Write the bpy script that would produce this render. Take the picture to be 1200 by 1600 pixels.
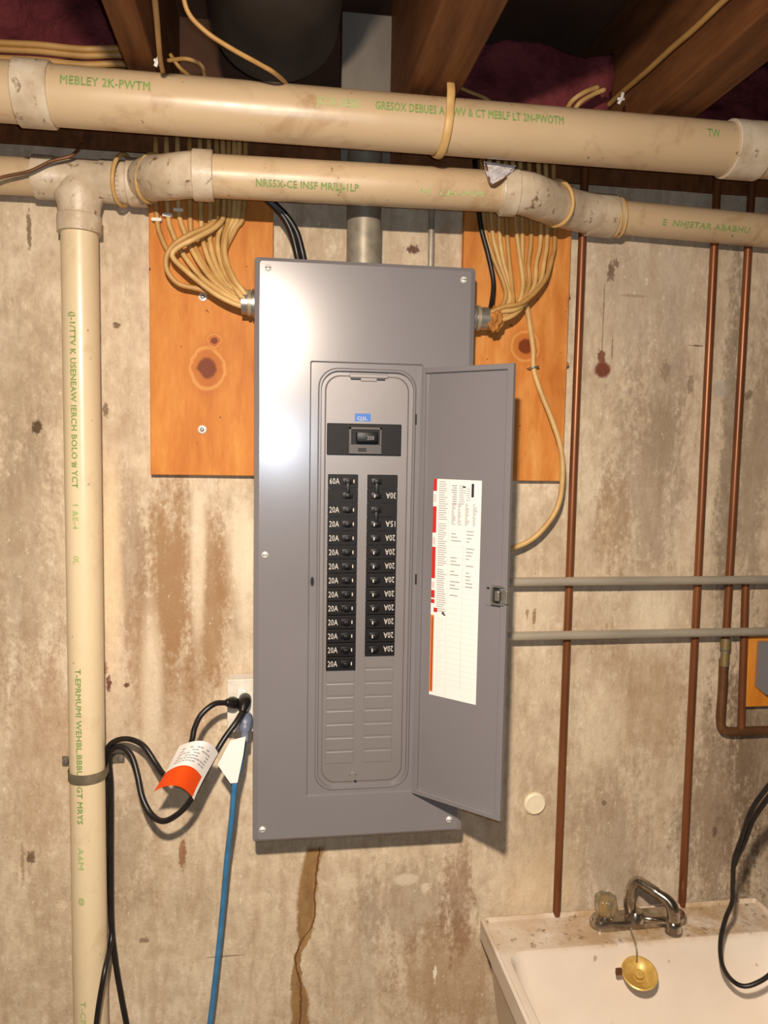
import bpy, bmesh, math, random
from mathutils import Vector, Matrix, noise
random.seed(7)
for o in list(bpy.data.objects): bpy.data.objects.remove(o)
S = bpy.context.scene
COL = S.collection

# ---------------------------------------------------------------- camera
F = 1201.0
YAW, PITCH, ROLL = math.radians(8.400), math.radians(4.674), math.radians(0.992)
CAM = Vector((0.0, -1.415, 1.72))
fwd = Vector((math.sin(YAW)*math.cos(PITCH), math.cos(YAW)*math.cos(PITCH), -math.sin(PITCH)))
rt0 = Vector((math.cos(YAW), -math.sin(YAW), 0)); up0 = rt0.cross(fwd)
RT = rt0*math.cos(ROLL) + up0*math.sin(ROLL); UP = -rt0*math.sin(ROLL) + up0*math.cos(ROLL)
cd = bpy.data.cameras.new('camera'); cam = bpy.data.objects.new('camera', cd); COL.objects.link(cam)
cd.sensor_fit = 'VERTICAL'; cd.sensor_height = 24; cd.lens = 24*F/1600; cd.clip_start = .02
m3 = Matrix((RT, UP, -fwd)).transposed()
cam.matrix_world = Matrix.Translation(CAM) @ m3.to_4x4()
S.camera = cam

# ---------------------------------------------------------------- light and exposure
S.view_settings.view_transform = 'Standard'; S.view_settings.look = 'None'
S.view_settings.exposure = 0.2; S.view_settings.gamma = 1.0; S.view_settings.use_curve_mapping = False
w = bpy.data.worlds.new('world'); S.world = w; w.use_nodes = True
w.node_tree.nodes['Background'].inputs[0].default_value = (1, .8, .62, 1)
w.node_tree.nodes['Background'].inputs[1].default_value = 0.05
def point(name, loc, power, col, rad):
    l = bpy.data.lights.new(name, 'POINT'); l.energy = power; l.color = col; l.shadow_soft_size = rad
    o = bpy.data.objects.new(name, l); o.location = loc; COL.objects.link(o); return o
# bulb in a ceiling socket just over the camera: gives its light downwards and forwards
lb_ = bpy.data.lights.new('ceiling_bulb', 'AREA'); lb_.shape = 'DISK'; lb_.size = .06; lb_.energy = 37; lb_.color = (1.0, .85, .69)
bo_ = bpy.data.objects.new('ceiling_bulb', lb_); bo_.location = (-.075, -1.43, 2.115); COL.objects.link(bo_)
bo_.rotation_euler = Vector((.03, math.cos(math.radians(64)), -math.sin(math.radians(64)))).to_track_quat('-Z', 'Y').to_euler()
point('camera_flash', (0.015, -1.415, 1.735), 13.5, (.74, .87, 1.0), .007)

# ---------------------------------------------------------------- helpers
def U(x, y, d):
    """point at distance d from the camera plane towards the wall, on the ray of photo point x, y"""
    r = RT*((x-600)/F) - UP*((y-800)/F) + fwd
    return CAM + r*(d/r.y)
def sc(h):   # sRGB 0-255 -> linear
    return tuple((c/255/12.92 if c/255 <= .04045 else ((c/255+.055)/1.055)**2.4) for c in h) + (1,)

def link(o, parent=None):
    COL.objects.link(o)
    if parent is not None: o.parent = parent
    return o
def wloc(o):
    v = Vector(o.location)
    while o.parent: o = o.parent; v += o.location
    return v
def obj(name, bm, mats, parent=None, smooth=False, origin=None):
    me = bpy.data.meshes.new(name)
    xs = [v.co for v in bm.verts]
    lo = Vector([min(c[i] for c in xs) for i in range(3)]); hi = Vector([max(c[i] for c in xs) for i in range(3)])
    org = origin if origin is not None else Vector(((lo.x+hi.x)/2, (lo.y+hi.y)/2, lo.z))
    for v in bm.verts: v.co -= org
    bmesh.ops.recalc_face_normals(bm, faces=bm.faces)
    bm.to_mesh(me); bm.free()
    for m in (mats if isinstance(mats, (list, tuple)) else [mats]): me.materials.append(m)
    if smooth:
        for p in me.polygons: p.use_smooth = True
        if smooth != 'all': 
            me.set_sharp_from_angle(angle=math.radians(38))
    o = bpy.data.objects.new(name, me); link(o, parent)
    o.location = org - (wloc(parent) if parent is not None else Vector((0, 0, 0)))
    return o
def tag(o, label=None, cat=None, group=None, kind=None):
    if label: o['label'] = label
    if cat: o['category'] = cat
    if group: o['group'] = group
    if kind: o['kind'] = kind
    return o
def thing(name, loc, label, cat, group=None):
    o = bpy.data.objects.new(name, None); o.empty_display_size = .05; link(o); o.location = loc
    return tag(o, label, cat, group)
def struct(name, bm, m, **k):
    o = obj(name, bm, m, **k); o['kind'] = 'structure'; return o

def box(bm, lo, hi, bev=0, mi=0, seg=2, M=None):
    lo = Vector(lo); hi = Vector(hi)
    c = (lo+hi)/2; s = hi-lo
    b2 = bmesh.new()
    bmesh.ops.create_cube(b2, size=1)
    for v in b2.verts: v.co = Vector((v.co.x*s.x, v.co.y*s.y, v.co.z*s.z)) + c
    if bev: bmesh.ops.bevel(b2, geom=b2.edges[:], offset=bev, segments=seg, affect='EDGES', profile=.5)
    merge(bm, b2, mi, M)
def merge(bm, b2, mi=0, M=None):
    mp = {}
    for v in b2.verts: mp[v] = bm.verts.new(M @ v.co if M is not None else v.co)
    for f in b2.faces:
        try: g = bm.faces.new([mp[v] for v in f.verts]); g.material_index = mi
        except ValueError: pass
    b2.free()
def spline(pts, n=8):
    P = [Vector(p) for p in pts]
    if len(P) < 3: return P
    out = []
    E = [P[0]*2-P[1]] + P + [P[-1]*2-P[-2]]
    for i in range(1, len(E)-2):
        p0, p1, p2, p3 = E[i-1:i+3]
        for k in range(n):
            t = k/n
            out.append(.5*((2*p1)+(-p0+p2)*t+(2*p0-5*p1+4*p2-p3)*t*t+(-p0+3*p1-3*p2+p3)*t**3))
    out.append(P[-1]); return out
def tube(bm, pts, r, sides=10, mi=0, flat=1.0, caps=True, radii=None):
    P = [Vector(p) for p in pts]
    t0 = (P[1]-P[0]).normalized()
    nrm = t0.cross(Vector((0, 1, 0)))
    if nrm.length < .1: nrm = t0.cross(Vector((1, 0, 0)))
    nrm.normalize(); rings = []
    for i, p in enumerate(P):
        t = (P[min(i+1, len(P)-1)]-P[max(i-1, 0)]).normalized()
        nrm = (nrm - t*nrm.dot(t)).normalized(); b = t.cross(nrm)
        rr = radii[i] if radii else r
        rings.append([bm.verts.new(p + (nrm*math.cos(a)*rr + b*math.sin(a)*rr*flat))
                      for a in [2*math.pi*k/sides for k in range(sides)]])
    for a, b in zip(rings, rings[1:]):
        for k in range(sides):
            f = bm.faces.new((a[k], a[(k+1) % sides], b[(k+1) % sides], b[k])); f.material_index = mi
    if caps:
        bm.faces.new(rings[0][::-1]).material_index = mi; bm.faces.new(rings[-1]).material_index = mi
def lathe(bm, origin, axis, prof, sides=20, mi=0, caps=True):
    """prof: list of (distance along the axis, radius)"""
    a = Vector(axis).normalized(); u = a.orthogonal().normalized(); v = a.cross(u); rings = []
    for (h, r) in prof:
        rings.append([bm.verts.new(Vector(origin)+a*h+(u*math.cos(t)+v*math.sin(t))*max(r, 1e-5))
                      for t in [2*math.pi*k/sides for k in range(sides)]])
    for A, B in zip(rings, rings[1:]):
        for k in range(sides):
            bm.faces.new((A[k], A[(k+1) % sides], B[(k+1) % sides], B[k])).material_index = mi
    if caps:
        bm.faces.new(rings[0][::-1]).material_index = mi; bm.faces.new(rings[-1]).material_index = mi
def poly(bm, pts, mi=0):
    f = bm.faces.new([bm.verts.new(p) for p in pts]); f.material_index = mi; return f
_tc = {}
def textmesh(s):
    """flat letters as (verts, faces), x along the line, height of capitals about 1"""
    if s in _tc: return _tc[s]
    cu = bpy.data.curves.new('t', 'FONT'); cu.body = s; cu.size = 1.4; cu.resolution_u = 2; cu.space_character = 1.05
    o = bpy.data.objects.new('t', cu); COL.objects.link(o)
    bpy.context.view_layer.update()
    me = o.to_mesh(); V = [v.co.copy() for v in me.vertices]; Fc = [tuple(p.vertices) for p in me.polygons]
    o.to_mesh_clear(); bpy.data.objects.remove(o); bpy.data.curves.remove(cu)
    x0 = min(v.x for v in V); x1 = max(v.x for v in V)
    for v in V: v.x -= x0
    _tc[s] = (V, Fc, x1-x0); return _tc[s]
def text(bm, s, fn, mi=0, width=None):
    V, Fc, W = textmesh(s); k = (width/W) if width else 1
    vs = [bm.verts.new(fn(v.x*k, v.y)) for v in V]
    for f in Fc:
        try: bm.faces.new([vs[i] for i in f]).material_index = mi
        except ValueError: pass

# ---------------------------------------------------------------- materials
def mat(name, col, rough=.5, metal=0, spec=.5, coat=0, emit=None):
    m = bpy.data.materials.new(name); m.use_nodes = True; b = m.node_tree.nodes['Principled BSDF']
    b.inputs['Base Color'].default_value = col if len(col) == 4 else sc(col)
    b.inputs['Roughness'].default_value = rough; b.inputs['Metallic'].default_value = metal
    b.inputs['Specular IOR Level'].default_value = spec; b.inputs['Coat Weight'].default_value = coat
    return m
class G:
    def __init__(s, m): s.t = m.node_tree; s.b = s.t.nodes['Principled BSDF']
    def n(s, k, **kw):
        n = s.t.nodes.new(k)
        for a, v in kw.items(): setattr(n, a, v)
        return n
    def l(s, a, b): s.t.links.new(a, b)
    def coord(s, kind='Object', scale=(1, 1, 1), loc=(0, 0, 0), rot=(0, 0, 0)):
        if kind == 'World': src = s.n('ShaderNodeNewGeometry').outputs['Position']
        else: src = s.n('ShaderNodeTexCoord').outputs[kind]
        mp = s.n('ShaderNodeMapping'); mp.inputs['Scale'].default_value = scale; mp.inputs['Location'].default_value = loc
        mp.inputs['Rotation'].default_value = rot
        s.l(src, mp.inputs[0]); return mp.outputs[0]
    def noise(s, co, scale=5, detail=4, rough=.55, dist=0):
        n = s.n('ShaderNodeTexNoise'); n.inputs['Scale'].default_value = scale; n.inputs['Detail'].default_value = detail
        n.inputs['Roughness'].default_value = rough; n.inputs['Distortion'].default_value = dist
        s.l(co, n.inputs['Vector']); return n.outputs['Fac']
    def ramp(s, f, stops):
        r = s.n('ShaderNodeValToRGB'); e = r.color_ramp.elements
        while len(e) < len(stops): e.new(.5)
        for q, (p, c) in zip(e, stops): q.position = p; q.color = c if len(c) == 4 else sc(c)
        s.l(f, r.inputs[0]); return r.outputs[0]
    def rng(s, f, a, b, c=0, d=1, smooth=False):
        r = s.n('ShaderNodeMapRange'); r.inputs[1].default_value = a; r.inputs[2].default_value = b
        r.inputs[3].default_value = c; r.inputs[4].default_value = d
        if smooth: r.interpolation_type = 'SMOOTHSTEP'
        s.l(f, r.inputs[0]); return r.outputs[0]
    def mix(s, f, a, b, mode='MIX'):
        x = s.n('ShaderNodeMix', data_type='RGBA', blend_type=mode)
        if isinstance(f, (int, float)): x.inputs[0].default_value = f
        else: s.l(f, x.inputs[0])
        for i, v in ((6, a), (7, b)):
            if isinstance(v, tuple): x.inputs[i].default_value = v if len(v) == 4 else sc(v)
            else: s.l(v, x.inputs[i])
        return x.outputs[2]
    def math(s, op, a, b=None, clamp=False):
        x = s.n('ShaderNodeMath', operation=op, use_clamp=clamp)
        for i, v in enumerate((a, b)):
            if v is None: continue
            if isinstance(v, (int, float)): x.inputs[i].default_value = v
            else: s.l(v, x.inputs[i])
        return x.outputs[0]
    def bump(s, f, dist=.002, st=1):
        b = s.n('ShaderNodeBump'); b.inputs['Distance'].default_value = dist; b.inputs['Strength'].default_value = st
        s.l(f, b.inputs['Height']); s.l(b.outputs[0], s.b.inputs['Normal'])
    def col(s, c): s.l(c, s.b.inputs['Base Color'])
def noisy(name, c1, c2, rough=.5, metal=0, scale=30, spec=.5, bump=0, stretch=(1, 1, 1), lo=.35, hi=.65, kind='Object', coat=0, c3=None):
    m = mat(name, c1, rough, metal, spec, coat); g = G(m); co = g.coord(kind, stretch)
    f = g.noise(co, scale, 5); st = [(lo, c1), (hi, c2)]
    if c3: st.append((min(.99, hi+.12), c3))
    g.col(g.ramp(f, st))
    if bump: g.bump(g.noise(co, scale*3, 4), bump)
    return m

M_gray = noisy('grey_enamel', (127, 123, 125), (133, 129, 131), .25, .12, 3, spec=.55)
M_gray.node_tree.nodes['Principled BSDF'].inputs['Coat Weight'].default_value = .15
M_gray.node_tree.nodes['Principled BSDF'].inputs['Coat Roughness'].default_value = .16
M_gray2 = noisy('grey_enamel_inner', (130, 124, 123), (136, 130, 129), .4, .2, 6)
M_black = mat('black_phenolic', (19, 16, 16), .55, spec=.25)
M_black2 = mat('black_handle', (12, 11, 13), .45, spec=.35)
M_dark = mat('dark_void', (16, 14, 14), .7)
M_cordblk = noisy('black_rubber', (22, 19, 20), (34, 29, 28), .38, 0, 60)
M_blue = noisy('blue_jacket', (52, 112, 158), (66, 130, 176), .4, 0, 30)
M_print = mat('white_ink', (205, 198, 190), .5)
M_white = mat('white_paper', (238, 232, 226), .6)
M_ink = mat('grey_ink', (150, 146, 148), .6)
M_inkd = mat('dark_ink', (40, 38, 42), .6)
M_red = mat('red_ink', (196, 44, 42), .5)
M_orange_ink = mat('orange_ink', (214, 120, 62), .5)
M_orange_tag = mat('orange_tag', (236, 78, 14), .45)
M_labelblue = mat('blue_label', (36, 104, 190), .4)
M_zinc = noisy('zinc_steel', (150, 146, 138), (176, 172, 164), .34, .75, 25)
M_emt = noisy('galvanised_tube', (150, 142, 128), (190, 178, 158), .34, .2, 14, stretch=(.2, 1, 1))
M_screw = mat('bright_screw', (232, 228, 222), .3, .2)
M_strap = noisy('dull_strap', (150, 138, 116), (180, 168, 142), .4, .3, 40)
M_cable = noisy('cream_cable', (188, 148, 88), (212, 174, 112), .5, 0, 25)
M_cable2 = noisy('tan_cable', (172, 128, 68), (194, 150, 88), .5, 0, 25)
M_putty = noisy('duct_putty', (150, 92, 34), (196, 132, 58), .7, 0, 60, bump=.002)
M_whitepl = mat('white_plastic', (225, 220, 210), .4)
M_tape = noisy('silver_foil', (190, 184, 184), (232, 226, 226), .45, .1, 200, bump=.002)
M_copper = noisy('aged_copper', (114, 68, 40), (146, 90, 54), .38, .45, 9, stretch=(1, 1, .35), c3=(96, 50, 30))
M_oldcopper = noisy('tarnished_copper', (98, 66, 42), (124, 84, 52), .5, .45, 30, c3=(58, 40, 28), bump=.0006)
M_brassv = noisy('corroded_joint', (136, 106, 50), (108, 110, 92), .55, .3, 60)
M_green = mat('green_ink', (132, 156, 88), .6)
M_greenlt = mat('pale_green_ink', (172, 186, 124), .6)
M_white_tub = None
M_chrome = noisy('worn_chrome', (150, 138, 122), (200, 190, 178), .2, .95, 60, c3=(110, 92, 72))
M_brass = noisy('old_brass', (196, 158, 78), (222, 186, 106), .4, .2, 70, c3=(140, 98, 34))
M_ductm = noisy('duct_steel', (66, 62, 60), (86, 81, 77), .6, .3, 8)
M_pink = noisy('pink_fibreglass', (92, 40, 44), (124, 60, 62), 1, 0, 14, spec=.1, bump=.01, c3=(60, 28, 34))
M_pale = noisy('stained_white_wood', (140, 130, 118), (114, 104, 92), .8, 0, 10, stretch=(1, 1, .3), c3=(100, 88, 76))
M_subfloor = noisy('dark_subfloor', (72, 46, 30), (92, 60, 40), .9, 0, 6)
M_floor = noisy('concrete_floor', (120, 108, 96), (140, 128, 112), .85, 0, 3)
M_plainwall = noisy('plain_concrete', (150, 134, 114), (170, 154, 132), .9, 0, 3)

def m_pvc(name, stretch, dirt=.5, st=[(.3, (208, 186, 150)), (.6, (226, 206, 170)), (.8, (216, 194, 156))]):
    m = mat(name, (226, 206, 170), .3, spec=.5); g = G(m); co = g.coord('World', stretch); co1 = g.coord('World')
    c = g.ramp(g.noise(co, 5, 5), st)
    sp = g.rng(g.noise(co1, 85, 3), .70, .76)
    c = g.mix(sp, c, (104, 70, 40))
    sm = g.rng(g.noise(co1, 13, 5, .65, .6), .55, .78, 0, dirt)
    c = g.mix(sm, c, (148, 108, 66)); g.col(c)
    g.l(g.rng(g.noise(co1, 20, 4), .3, .7, .26, .42), g.b.inputs['Roughness'])
    return m
M_pvch = m_pvc('pvc_run', (.3, 1, 1), .75, [(.3, (186, 158, 122)), (.6, (206, 180, 144)), (.8, (196, 170, 132))])
M_pvcv = m_pvc('pvc_riser', (1, 1, .2), .3)
def m_fit():
    m = mat('pvc_fitting', (214, 198, 172), .42); g = G(m); co = g.coord('World')
    c = g.ramp(g.noise(co, 22, 5), [(.3, (178, 156, 128)), (.55, (206, 188, 162)), (.8, (222, 208, 186))])
    c = g.mix(g.rng(g.noise(co, 60, 4, .6, .5), .60, .70, 0, .85), c, (112, 76, 46)); g.col(c)
    g.bump(g.noise(co, 120, 3), .0006); return m
M_fit = m_fit()

def m_wood(name, c1, c2, c3, knots=(), grain=(7, 7, 1), rough=.5, sc_=6, spec=.5, holes=False):
    m = mat(name, c1, rough, spec=spec); g = G(m); co = g.coord('Object'); wx = g.n('ShaderNodeSeparateXYZ'); g.l(co, wx.inputs[0])
    nco = g.coord('Object', grain)
    f = g.noise(nco, sc_, 6, .6, .4); c = g.ramp(f, [(.25, c2), (.5, c1), (.75, c3)])
    fine = g.rng(g.noise(g.coord('Object', tuple(q*6 for q in grain)), sc_, 3), .35, .7, 0, .25)
    c = g.mix(fine, c, c2)
    dn = g.math('MULTIPLY', g.math('SUBTRACT', g.noise(co, 40, 5, .7), .5), .020)
    for (kx, kz, kr, ks) in knots:
        dx = g.math('ADD', g.math('SUBTRACT', wx.outputs[0], kx), dn); dz = g.math('MULTIPLY', g.math('SUBTRACT', wx.outputs[2], kz), ks)
        d = g.math('SQRT', g.math('ADD', g.math('MULTIPLY', dx, dx), g.math('MULTIPLY', dz, dz)))
        halo = g.rng(d, kr, kr*3.4, .75, 0, True); c = g.mix(halo, c, c2); ringf = g.math('MULTIPLY', g.rng(g.math('ABSOLUTE', g.math('SUBTRACT', d, kr*1.9)), 0, kr*.3, .5, 0, True), .8); c = g.mix(ringf, c, (236, 178, 104))
        core = g.rng(d, kr*.8, kr*1.15, 1, 0, True); c = g.mix(core, c, (116, 52, 20))
    if holes:
        sp = g.rng(g.noise(co, 55, 2), .74, .78); c = g.mix(sp, c, (92, 44, 14))
    g.col(c); g.bump(f, .0006); return m
M_board_l = m_wood('orange_pine_left', (200, 126, 52), (176, 98, 36), (214, 146, 68), [(-.008, .188, .015, .8), (.004, .236, .006, 1)], (5, 5, 1.2), .55, holes=True, spec=.2)
M_board_r = m_wood('orange_pine_right', (204, 132, 62), (178, 100, 40), (224, 162, 92), [(.020, .250, .014, 1), ], (5, 5, 1.2), .55, holes=True, spec=.2)
M_board_s = m_wood('orange_pine_small', (212, 134, 44), (184, 104, 34), (222, 150, 60), [], (5, 5, 1.2), .4)
M_joist = m_wood('joist_wood', (116, 72, 40), (84, 50, 28), (138, 90, 52), [], (9, .8, 4), .7, spec=.2)

def m_concrete():
    m = mat('stained_concrete', (190, 172, 148), .85, spec=.25); g = G(m); co = g.coord('World')
    X = g.n('ShaderNodeSeparateXYZ'); g.l(co, X.inputs[0]); px, pz = X.outputs[0], X.outputs[2]
    str_ = g.coord('World', (1, 1, .22)); str2 = g.coord('World', (1, 1, .10))
    c = g.ramp(g.noise(co, 3.2, 6, .62), [(.28, (184, 163, 136)), (.5, (211, 192, 165)), (.72, (228, 212, 187))])
    c = g.mix(g.rng(g.noise(co, 14, 6, .7), .45, .75, 0, .42), c, (150, 122, 92))
    c = g.mix(g.rng(g.noise(str2, 26, 4, .6), .5, .72, 0, .4), c, (156, 126, 94))
    c = g.mix(g.rng(g.noise(g.coord('World', (1, 1, .14), (3, 0, 1)), 34, 4), .55, .75, 0, .45), c, (222, 204, 174))
    c = g.mix(g.rng(g.noise(g.coord('World', (1, 1, .5), (1, 4, 2)), 55, 6, .75), .44, .68, 0, .42), c, (148, 118, 90))
    c = g.mix(g.rng(g.noise(g.coord('World', (1, 1, .6), (7, 4, 2)), 42, 6, .75), .54, .72, 0, .55), c, (240, 224, 198))
    # large stain fields, each an ellipse with a ragged edge
    nA = g.math('SUBTRACT', g.noise(str_, 16, 5, .65, .4), .5); nB = g.math('SUBTRACT', g.noise(str_, 45, 4, .6), .5)
    rag = g.math('ADD', g.math('MULTIPLY', nA, 2.2), g.math('ADD', g.math('MULTIPLY', nB, 1.8), g.math('MULTIPLY', g.math('SUBTRACT', g.noise(g.coord('World', (1, 1, .7)), 110, 5, .7), .5), 2.6)))
    nC = g.math('MULTIPLY', g.math('SUBTRACT', g.noise(co, 150, 4, .65), .5), 2.6)
    def blob(c, x, y, rx, ry, colr, st=.8, ragk=1.0, soft=.5, fine=False):
        p = U(x, y, 1.415); ax = rx*1.415/F; az = ry*1.415/F
        dx = g.math('DIVIDE', g.math('SUBTRACT', px, p.x), ax); dz = g.math('DIVIDE', g.math('SUBTRACT', pz, p.z), az)
        d = g.math('SQRT', g.math('ADD', g.math('MULTIPLY', dx, dx), g.math('MULTIPLY', dz, dz)))
        d = g.math('ADD', d, g.math('MULTIPLY', rag, ragk) if ragk != 1 else rag)
        if fine: d = g.math('ADD', d, nC)
        return g.mix(g.rng(d, 1-soft, 1+soft, st, 0, True), c, colr)
    brown = (154, 116, 78); gryb = (140, 118, 96); lt = (238, 222, 194); warm = (230, 204, 164)
    c = blob(c, 262, 920, 34, 150, brown, .85, .8); c = blob(c, 330, 960, 26, 130, brown, .75, .9); c = blob(c, 205, 880, 22, 120, gryb, .5)
    c = blob(c, 360, 900, 20, 60, brown, .5); c = blob(c, 215, 1010, 18, 70, brown, .5); c = blob(c, 290, 1110, 60, 90, brown, .35)
    c = blob(c, 30, 860, 50, 190, gryb, .45); c = blob(c, 60, 1180, 50, 160, brown, .35); c = blob(c, 20, 600, 60, 120, gryb, .3)
    c = blob(c, 200, 1330, 40, 90, (134, 112, 88), .4); c = blob(c, 640, 1420, 90, 70, gryb, .45); c = blob(c, 700, 1520, 90, 90, brown, .5)
    c = blob(c, 715, 1400, 22, 90, (132, 92, 62), .5); c = blob(c, 560, 1500, 60, 90, gryb, .25)
    c = blob(c, 1010, 770, 60, 160, gryb, .5); c = blob(c, 1030, 620, 40, 120, gryb, .4); c = blob(c, 960, 820, 30, 70, brown, .4)
    c = blob(c, 1010, 1090, 70, 110, brown, .4); c = blob(c, 960, 1330, 60, 120, gryb, .45); c = blob(c, 1130, 1260, 70, 180, gryb, .75)
    c = blob(c, 1140, 700, 16, 300, (104, 86, 68), .6); c = blob(c, 1180, 720, 30, 200, gryb, .6); c = blob(c, 1190, 1180, 60, 200, (104, 82, 62), .6)
    c = blob(c, 1020, 960, 40, 60, lt, .5, .6); c = blob(c, 940, 1130, 40, 60, lt, .35); c = blob(c, 840, 720, 40, 60, lt, .5)
    c = blob(c, 380, 860, 20, 90, lt, .7, .5); c = blob(c, 175, 900, 14, 140, warm, .6, .5); c = blob(c, 238, 1060, 14, 110, lt, .5, .6)
    c = blob(c, 310, 880, 10, 110, lt, .6, .6); c = blob(c, 835, 950, 40, 60, lt, .4, .6); c = blob(c, 1010, 450, 110, 120, (176, 158, 138), .5)
    c = blob(c, 840, 1400, 60, 80, warm, .4, .6)
    # spatter of pale lime flecks and dark pits
    c = g.mix(g.math('MULTIPLY', g.rng(g.noise(g.coord('World', (1, 1, .6)), 105, 4, .7), .62, .70, 0, .8), g.rng(g.noise(co, 4, 3), .4, .6)), c, (236, 222, 196))
    c = g.mix(g.rng(g.noise(g.coord('World', (1, 1, .7), (5, 2, 1)), 60, 5, .7, .8), .70, .76, 0, .7), c, (96, 68, 46))
    # single marks
    for (x, y, rx, ry, cl, st, rk) in [(942, 577, 13, 13, (110, 50, 30), .95, .18), (940, 556, 7, 10, (118, 58, 36), .9, .2), (645, 389, 10, 7, (92, 58, 46), .9, .15),
            (955, 425, 6, 18, (100, 74, 50), .8, .25), (963, 410, 5, 6, (100, 74, 50), .7, .2), (45, 358, 3, 28, (112, 84, 56), .8, .12), (58, 668, 7, 9, (78, 58, 34), .9, .25),
            (170, 1068, 4, 12, (96, 44, 26), .9, .3), (163, 1045, 5, 10, (128, 70, 44), .6, .3), (198, 1070, 4, 4, (96, 52, 34), .9, .2), (165, 640, 4, 10, (88, 62, 36), .7, .3), (182, 507, 5, 4, (96, 70, 40), .8, .2),
            (285, 1335, 5, 22, (134, 84, 44), .8, .3), (225, 1470, 7, 4, (110, 84, 58), .7, .3), (835, 965, 3, 14, (140, 104, 62), .8, .1), (824, 958, 2.5, 9, (140, 104, 62), .7, .1),
            (1127, 608, 13, 13, (178, 166, 152), .7, .15), (1172, 616, 8, 9, (96, 78, 64), .6, .2), (635, 1375, 20, 9, (220, 204, 180), .7, .3), (545, 1380, 9, 16, (216, 198, 172), .7, .2),
            (665, 1388, 8, 8, (224, 206, 180), .8, .15), (690, 1372, 7, 10, (218, 198, 172), .6, .2), (97, 1415, 8, 8, (220, 200, 172), .7, .1), (30, 1415, 7, 7, (206, 186, 158), .5, .1), (680, 1520, 3, 10, (244, 232, 210), .9, .1),
            (1118, 1300, 4, 9, (92, 68, 50), .7, .2), (944, 1255, 4, 4, (112, 86, 62), .7, .2), (1080, 600, 5, 14, (118, 92, 70), .5, .3), (1040, 580, 8, 16, (120, 98, 78), .5, .4), (943, 500, 1.3, 60, (120, 100, 82), .6, .03), (957, 545, 1.2, 20, (110, 88, 70), .6, .03), (990, 462, 22, 2.5, (140, 120, 100), .5, .1), (1088, 540, 10, 1.5, (96, 74, 56), .8, .05), (35, 1350, 2.5, 30, (128, 96, 66), .5, .1), (350, 1495, 30, 1.5, (110, 82, 56), .6, .05), (48, 1340, 6, 10, (96, 66, 44), .8, .3)]:
        c = blob(c, x, y, rx, ry, cl, st, rk, .3, rx < 12)
    # the long rusty run below the panel: centre line and width follow curves of height
    def curve(src, pts, z0, z1, v0, v1):
        t = g.rng(src, z0, z1); fc = g.n('ShaderNodeFloatCurve'); cv = fc.mapping.curves[0]
        pts = sorted(((z-z0)/(z1-z0), (v-v0)/(v1-v0)) for z, v in pts)
        cv.points[0].location = pts[0]; cv.points[-1].location = pts[-1]
        for p in pts[1:-1]: cv.points.new(*p)
        fc.mapping.update(); g.l(t, fc.inputs['Value']); return g.rng(fc.outputs[0], 0, 1, v0, v1)
    run = [(495, 1325, 15), (485, 1355, 14), (480, 1400, 17), (478, 1440, 15), (474, 1475, 8), (466, 1492, 6), (464, 1530, 9), (468, 1565, 15), (468, 1620, 15)]
    P = [(U(a, b, 1.415), ww*1.415/F) for a, b, ww in run]
    zs = [p.z for p, _ in P]; z0, z1 = min(zs), max(zs)
    cx = curve(pz, [(p.z, p.x) for p, _ in P], z0, z1, -.1, .2); wd = curve(pz, [(p.z, q) for p, q in P], z0, z1, 0, .03)
    wob = g.math('MULTIPLY', g.math('SUBTRACT', g.noise(co, 60, 4), .5), .016)
    dd = g.math('DIVIDE', g.math('ABSOLUTE', g.math('ADD', g.math('SUBTRACT', px, cx), wob)), wd)
    inz = g.rng(pz, z1-.004, z1+.004, 1, 0)
    stain = g.ramp(g.noise(g.coord('World', (1, 1, .3)), 60, 4), [(.3, (116, 76, 26)), (.7, (158, 118, 58))])
    c = g.mix(g.math('MULTIPLY', g.rng(dd, .75, 1.15, .85, 0, True), inz), c, stain)
    crk = [(500, 1325), (492, 1390), (490, 1440), (468, 1478), (462, 1500), (470, 1545), (466, 1620)]
    CP = [U(a, b, 1.415) for a, b in crk]
    cx2 = curve(pz, [(p.z, p.x) for p in CP], z0, z1, -.1, .2)
    d2 = g.math('ABSOLUTE', g.math('ADD', g.math('SUBTRACT', px, cx2), g.math('MULTIPLY', wob, .5)))
    c = g.mix(g.math('MULTIPLY', g.rng(d2, .0008, .0022, .85, 0, True), inz), c, (96, 52, 18))
    g.col(c)
    h = g.math('ADD', g.math('MULTIPLY', g.noise(g.coord('World', (1, 1, .45)), 48, 8, .75), .8), g.math('MULTIPLY', g.noise(co, 170, 4), .4))
    g.bump(h, .0022, 1)
    g.l(g.rng(g.noise(co, 8, 4), .3, .7, .7, .95), g.b.inputs['Roughness'])
    return m
M_conc = m_concrete()

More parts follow.
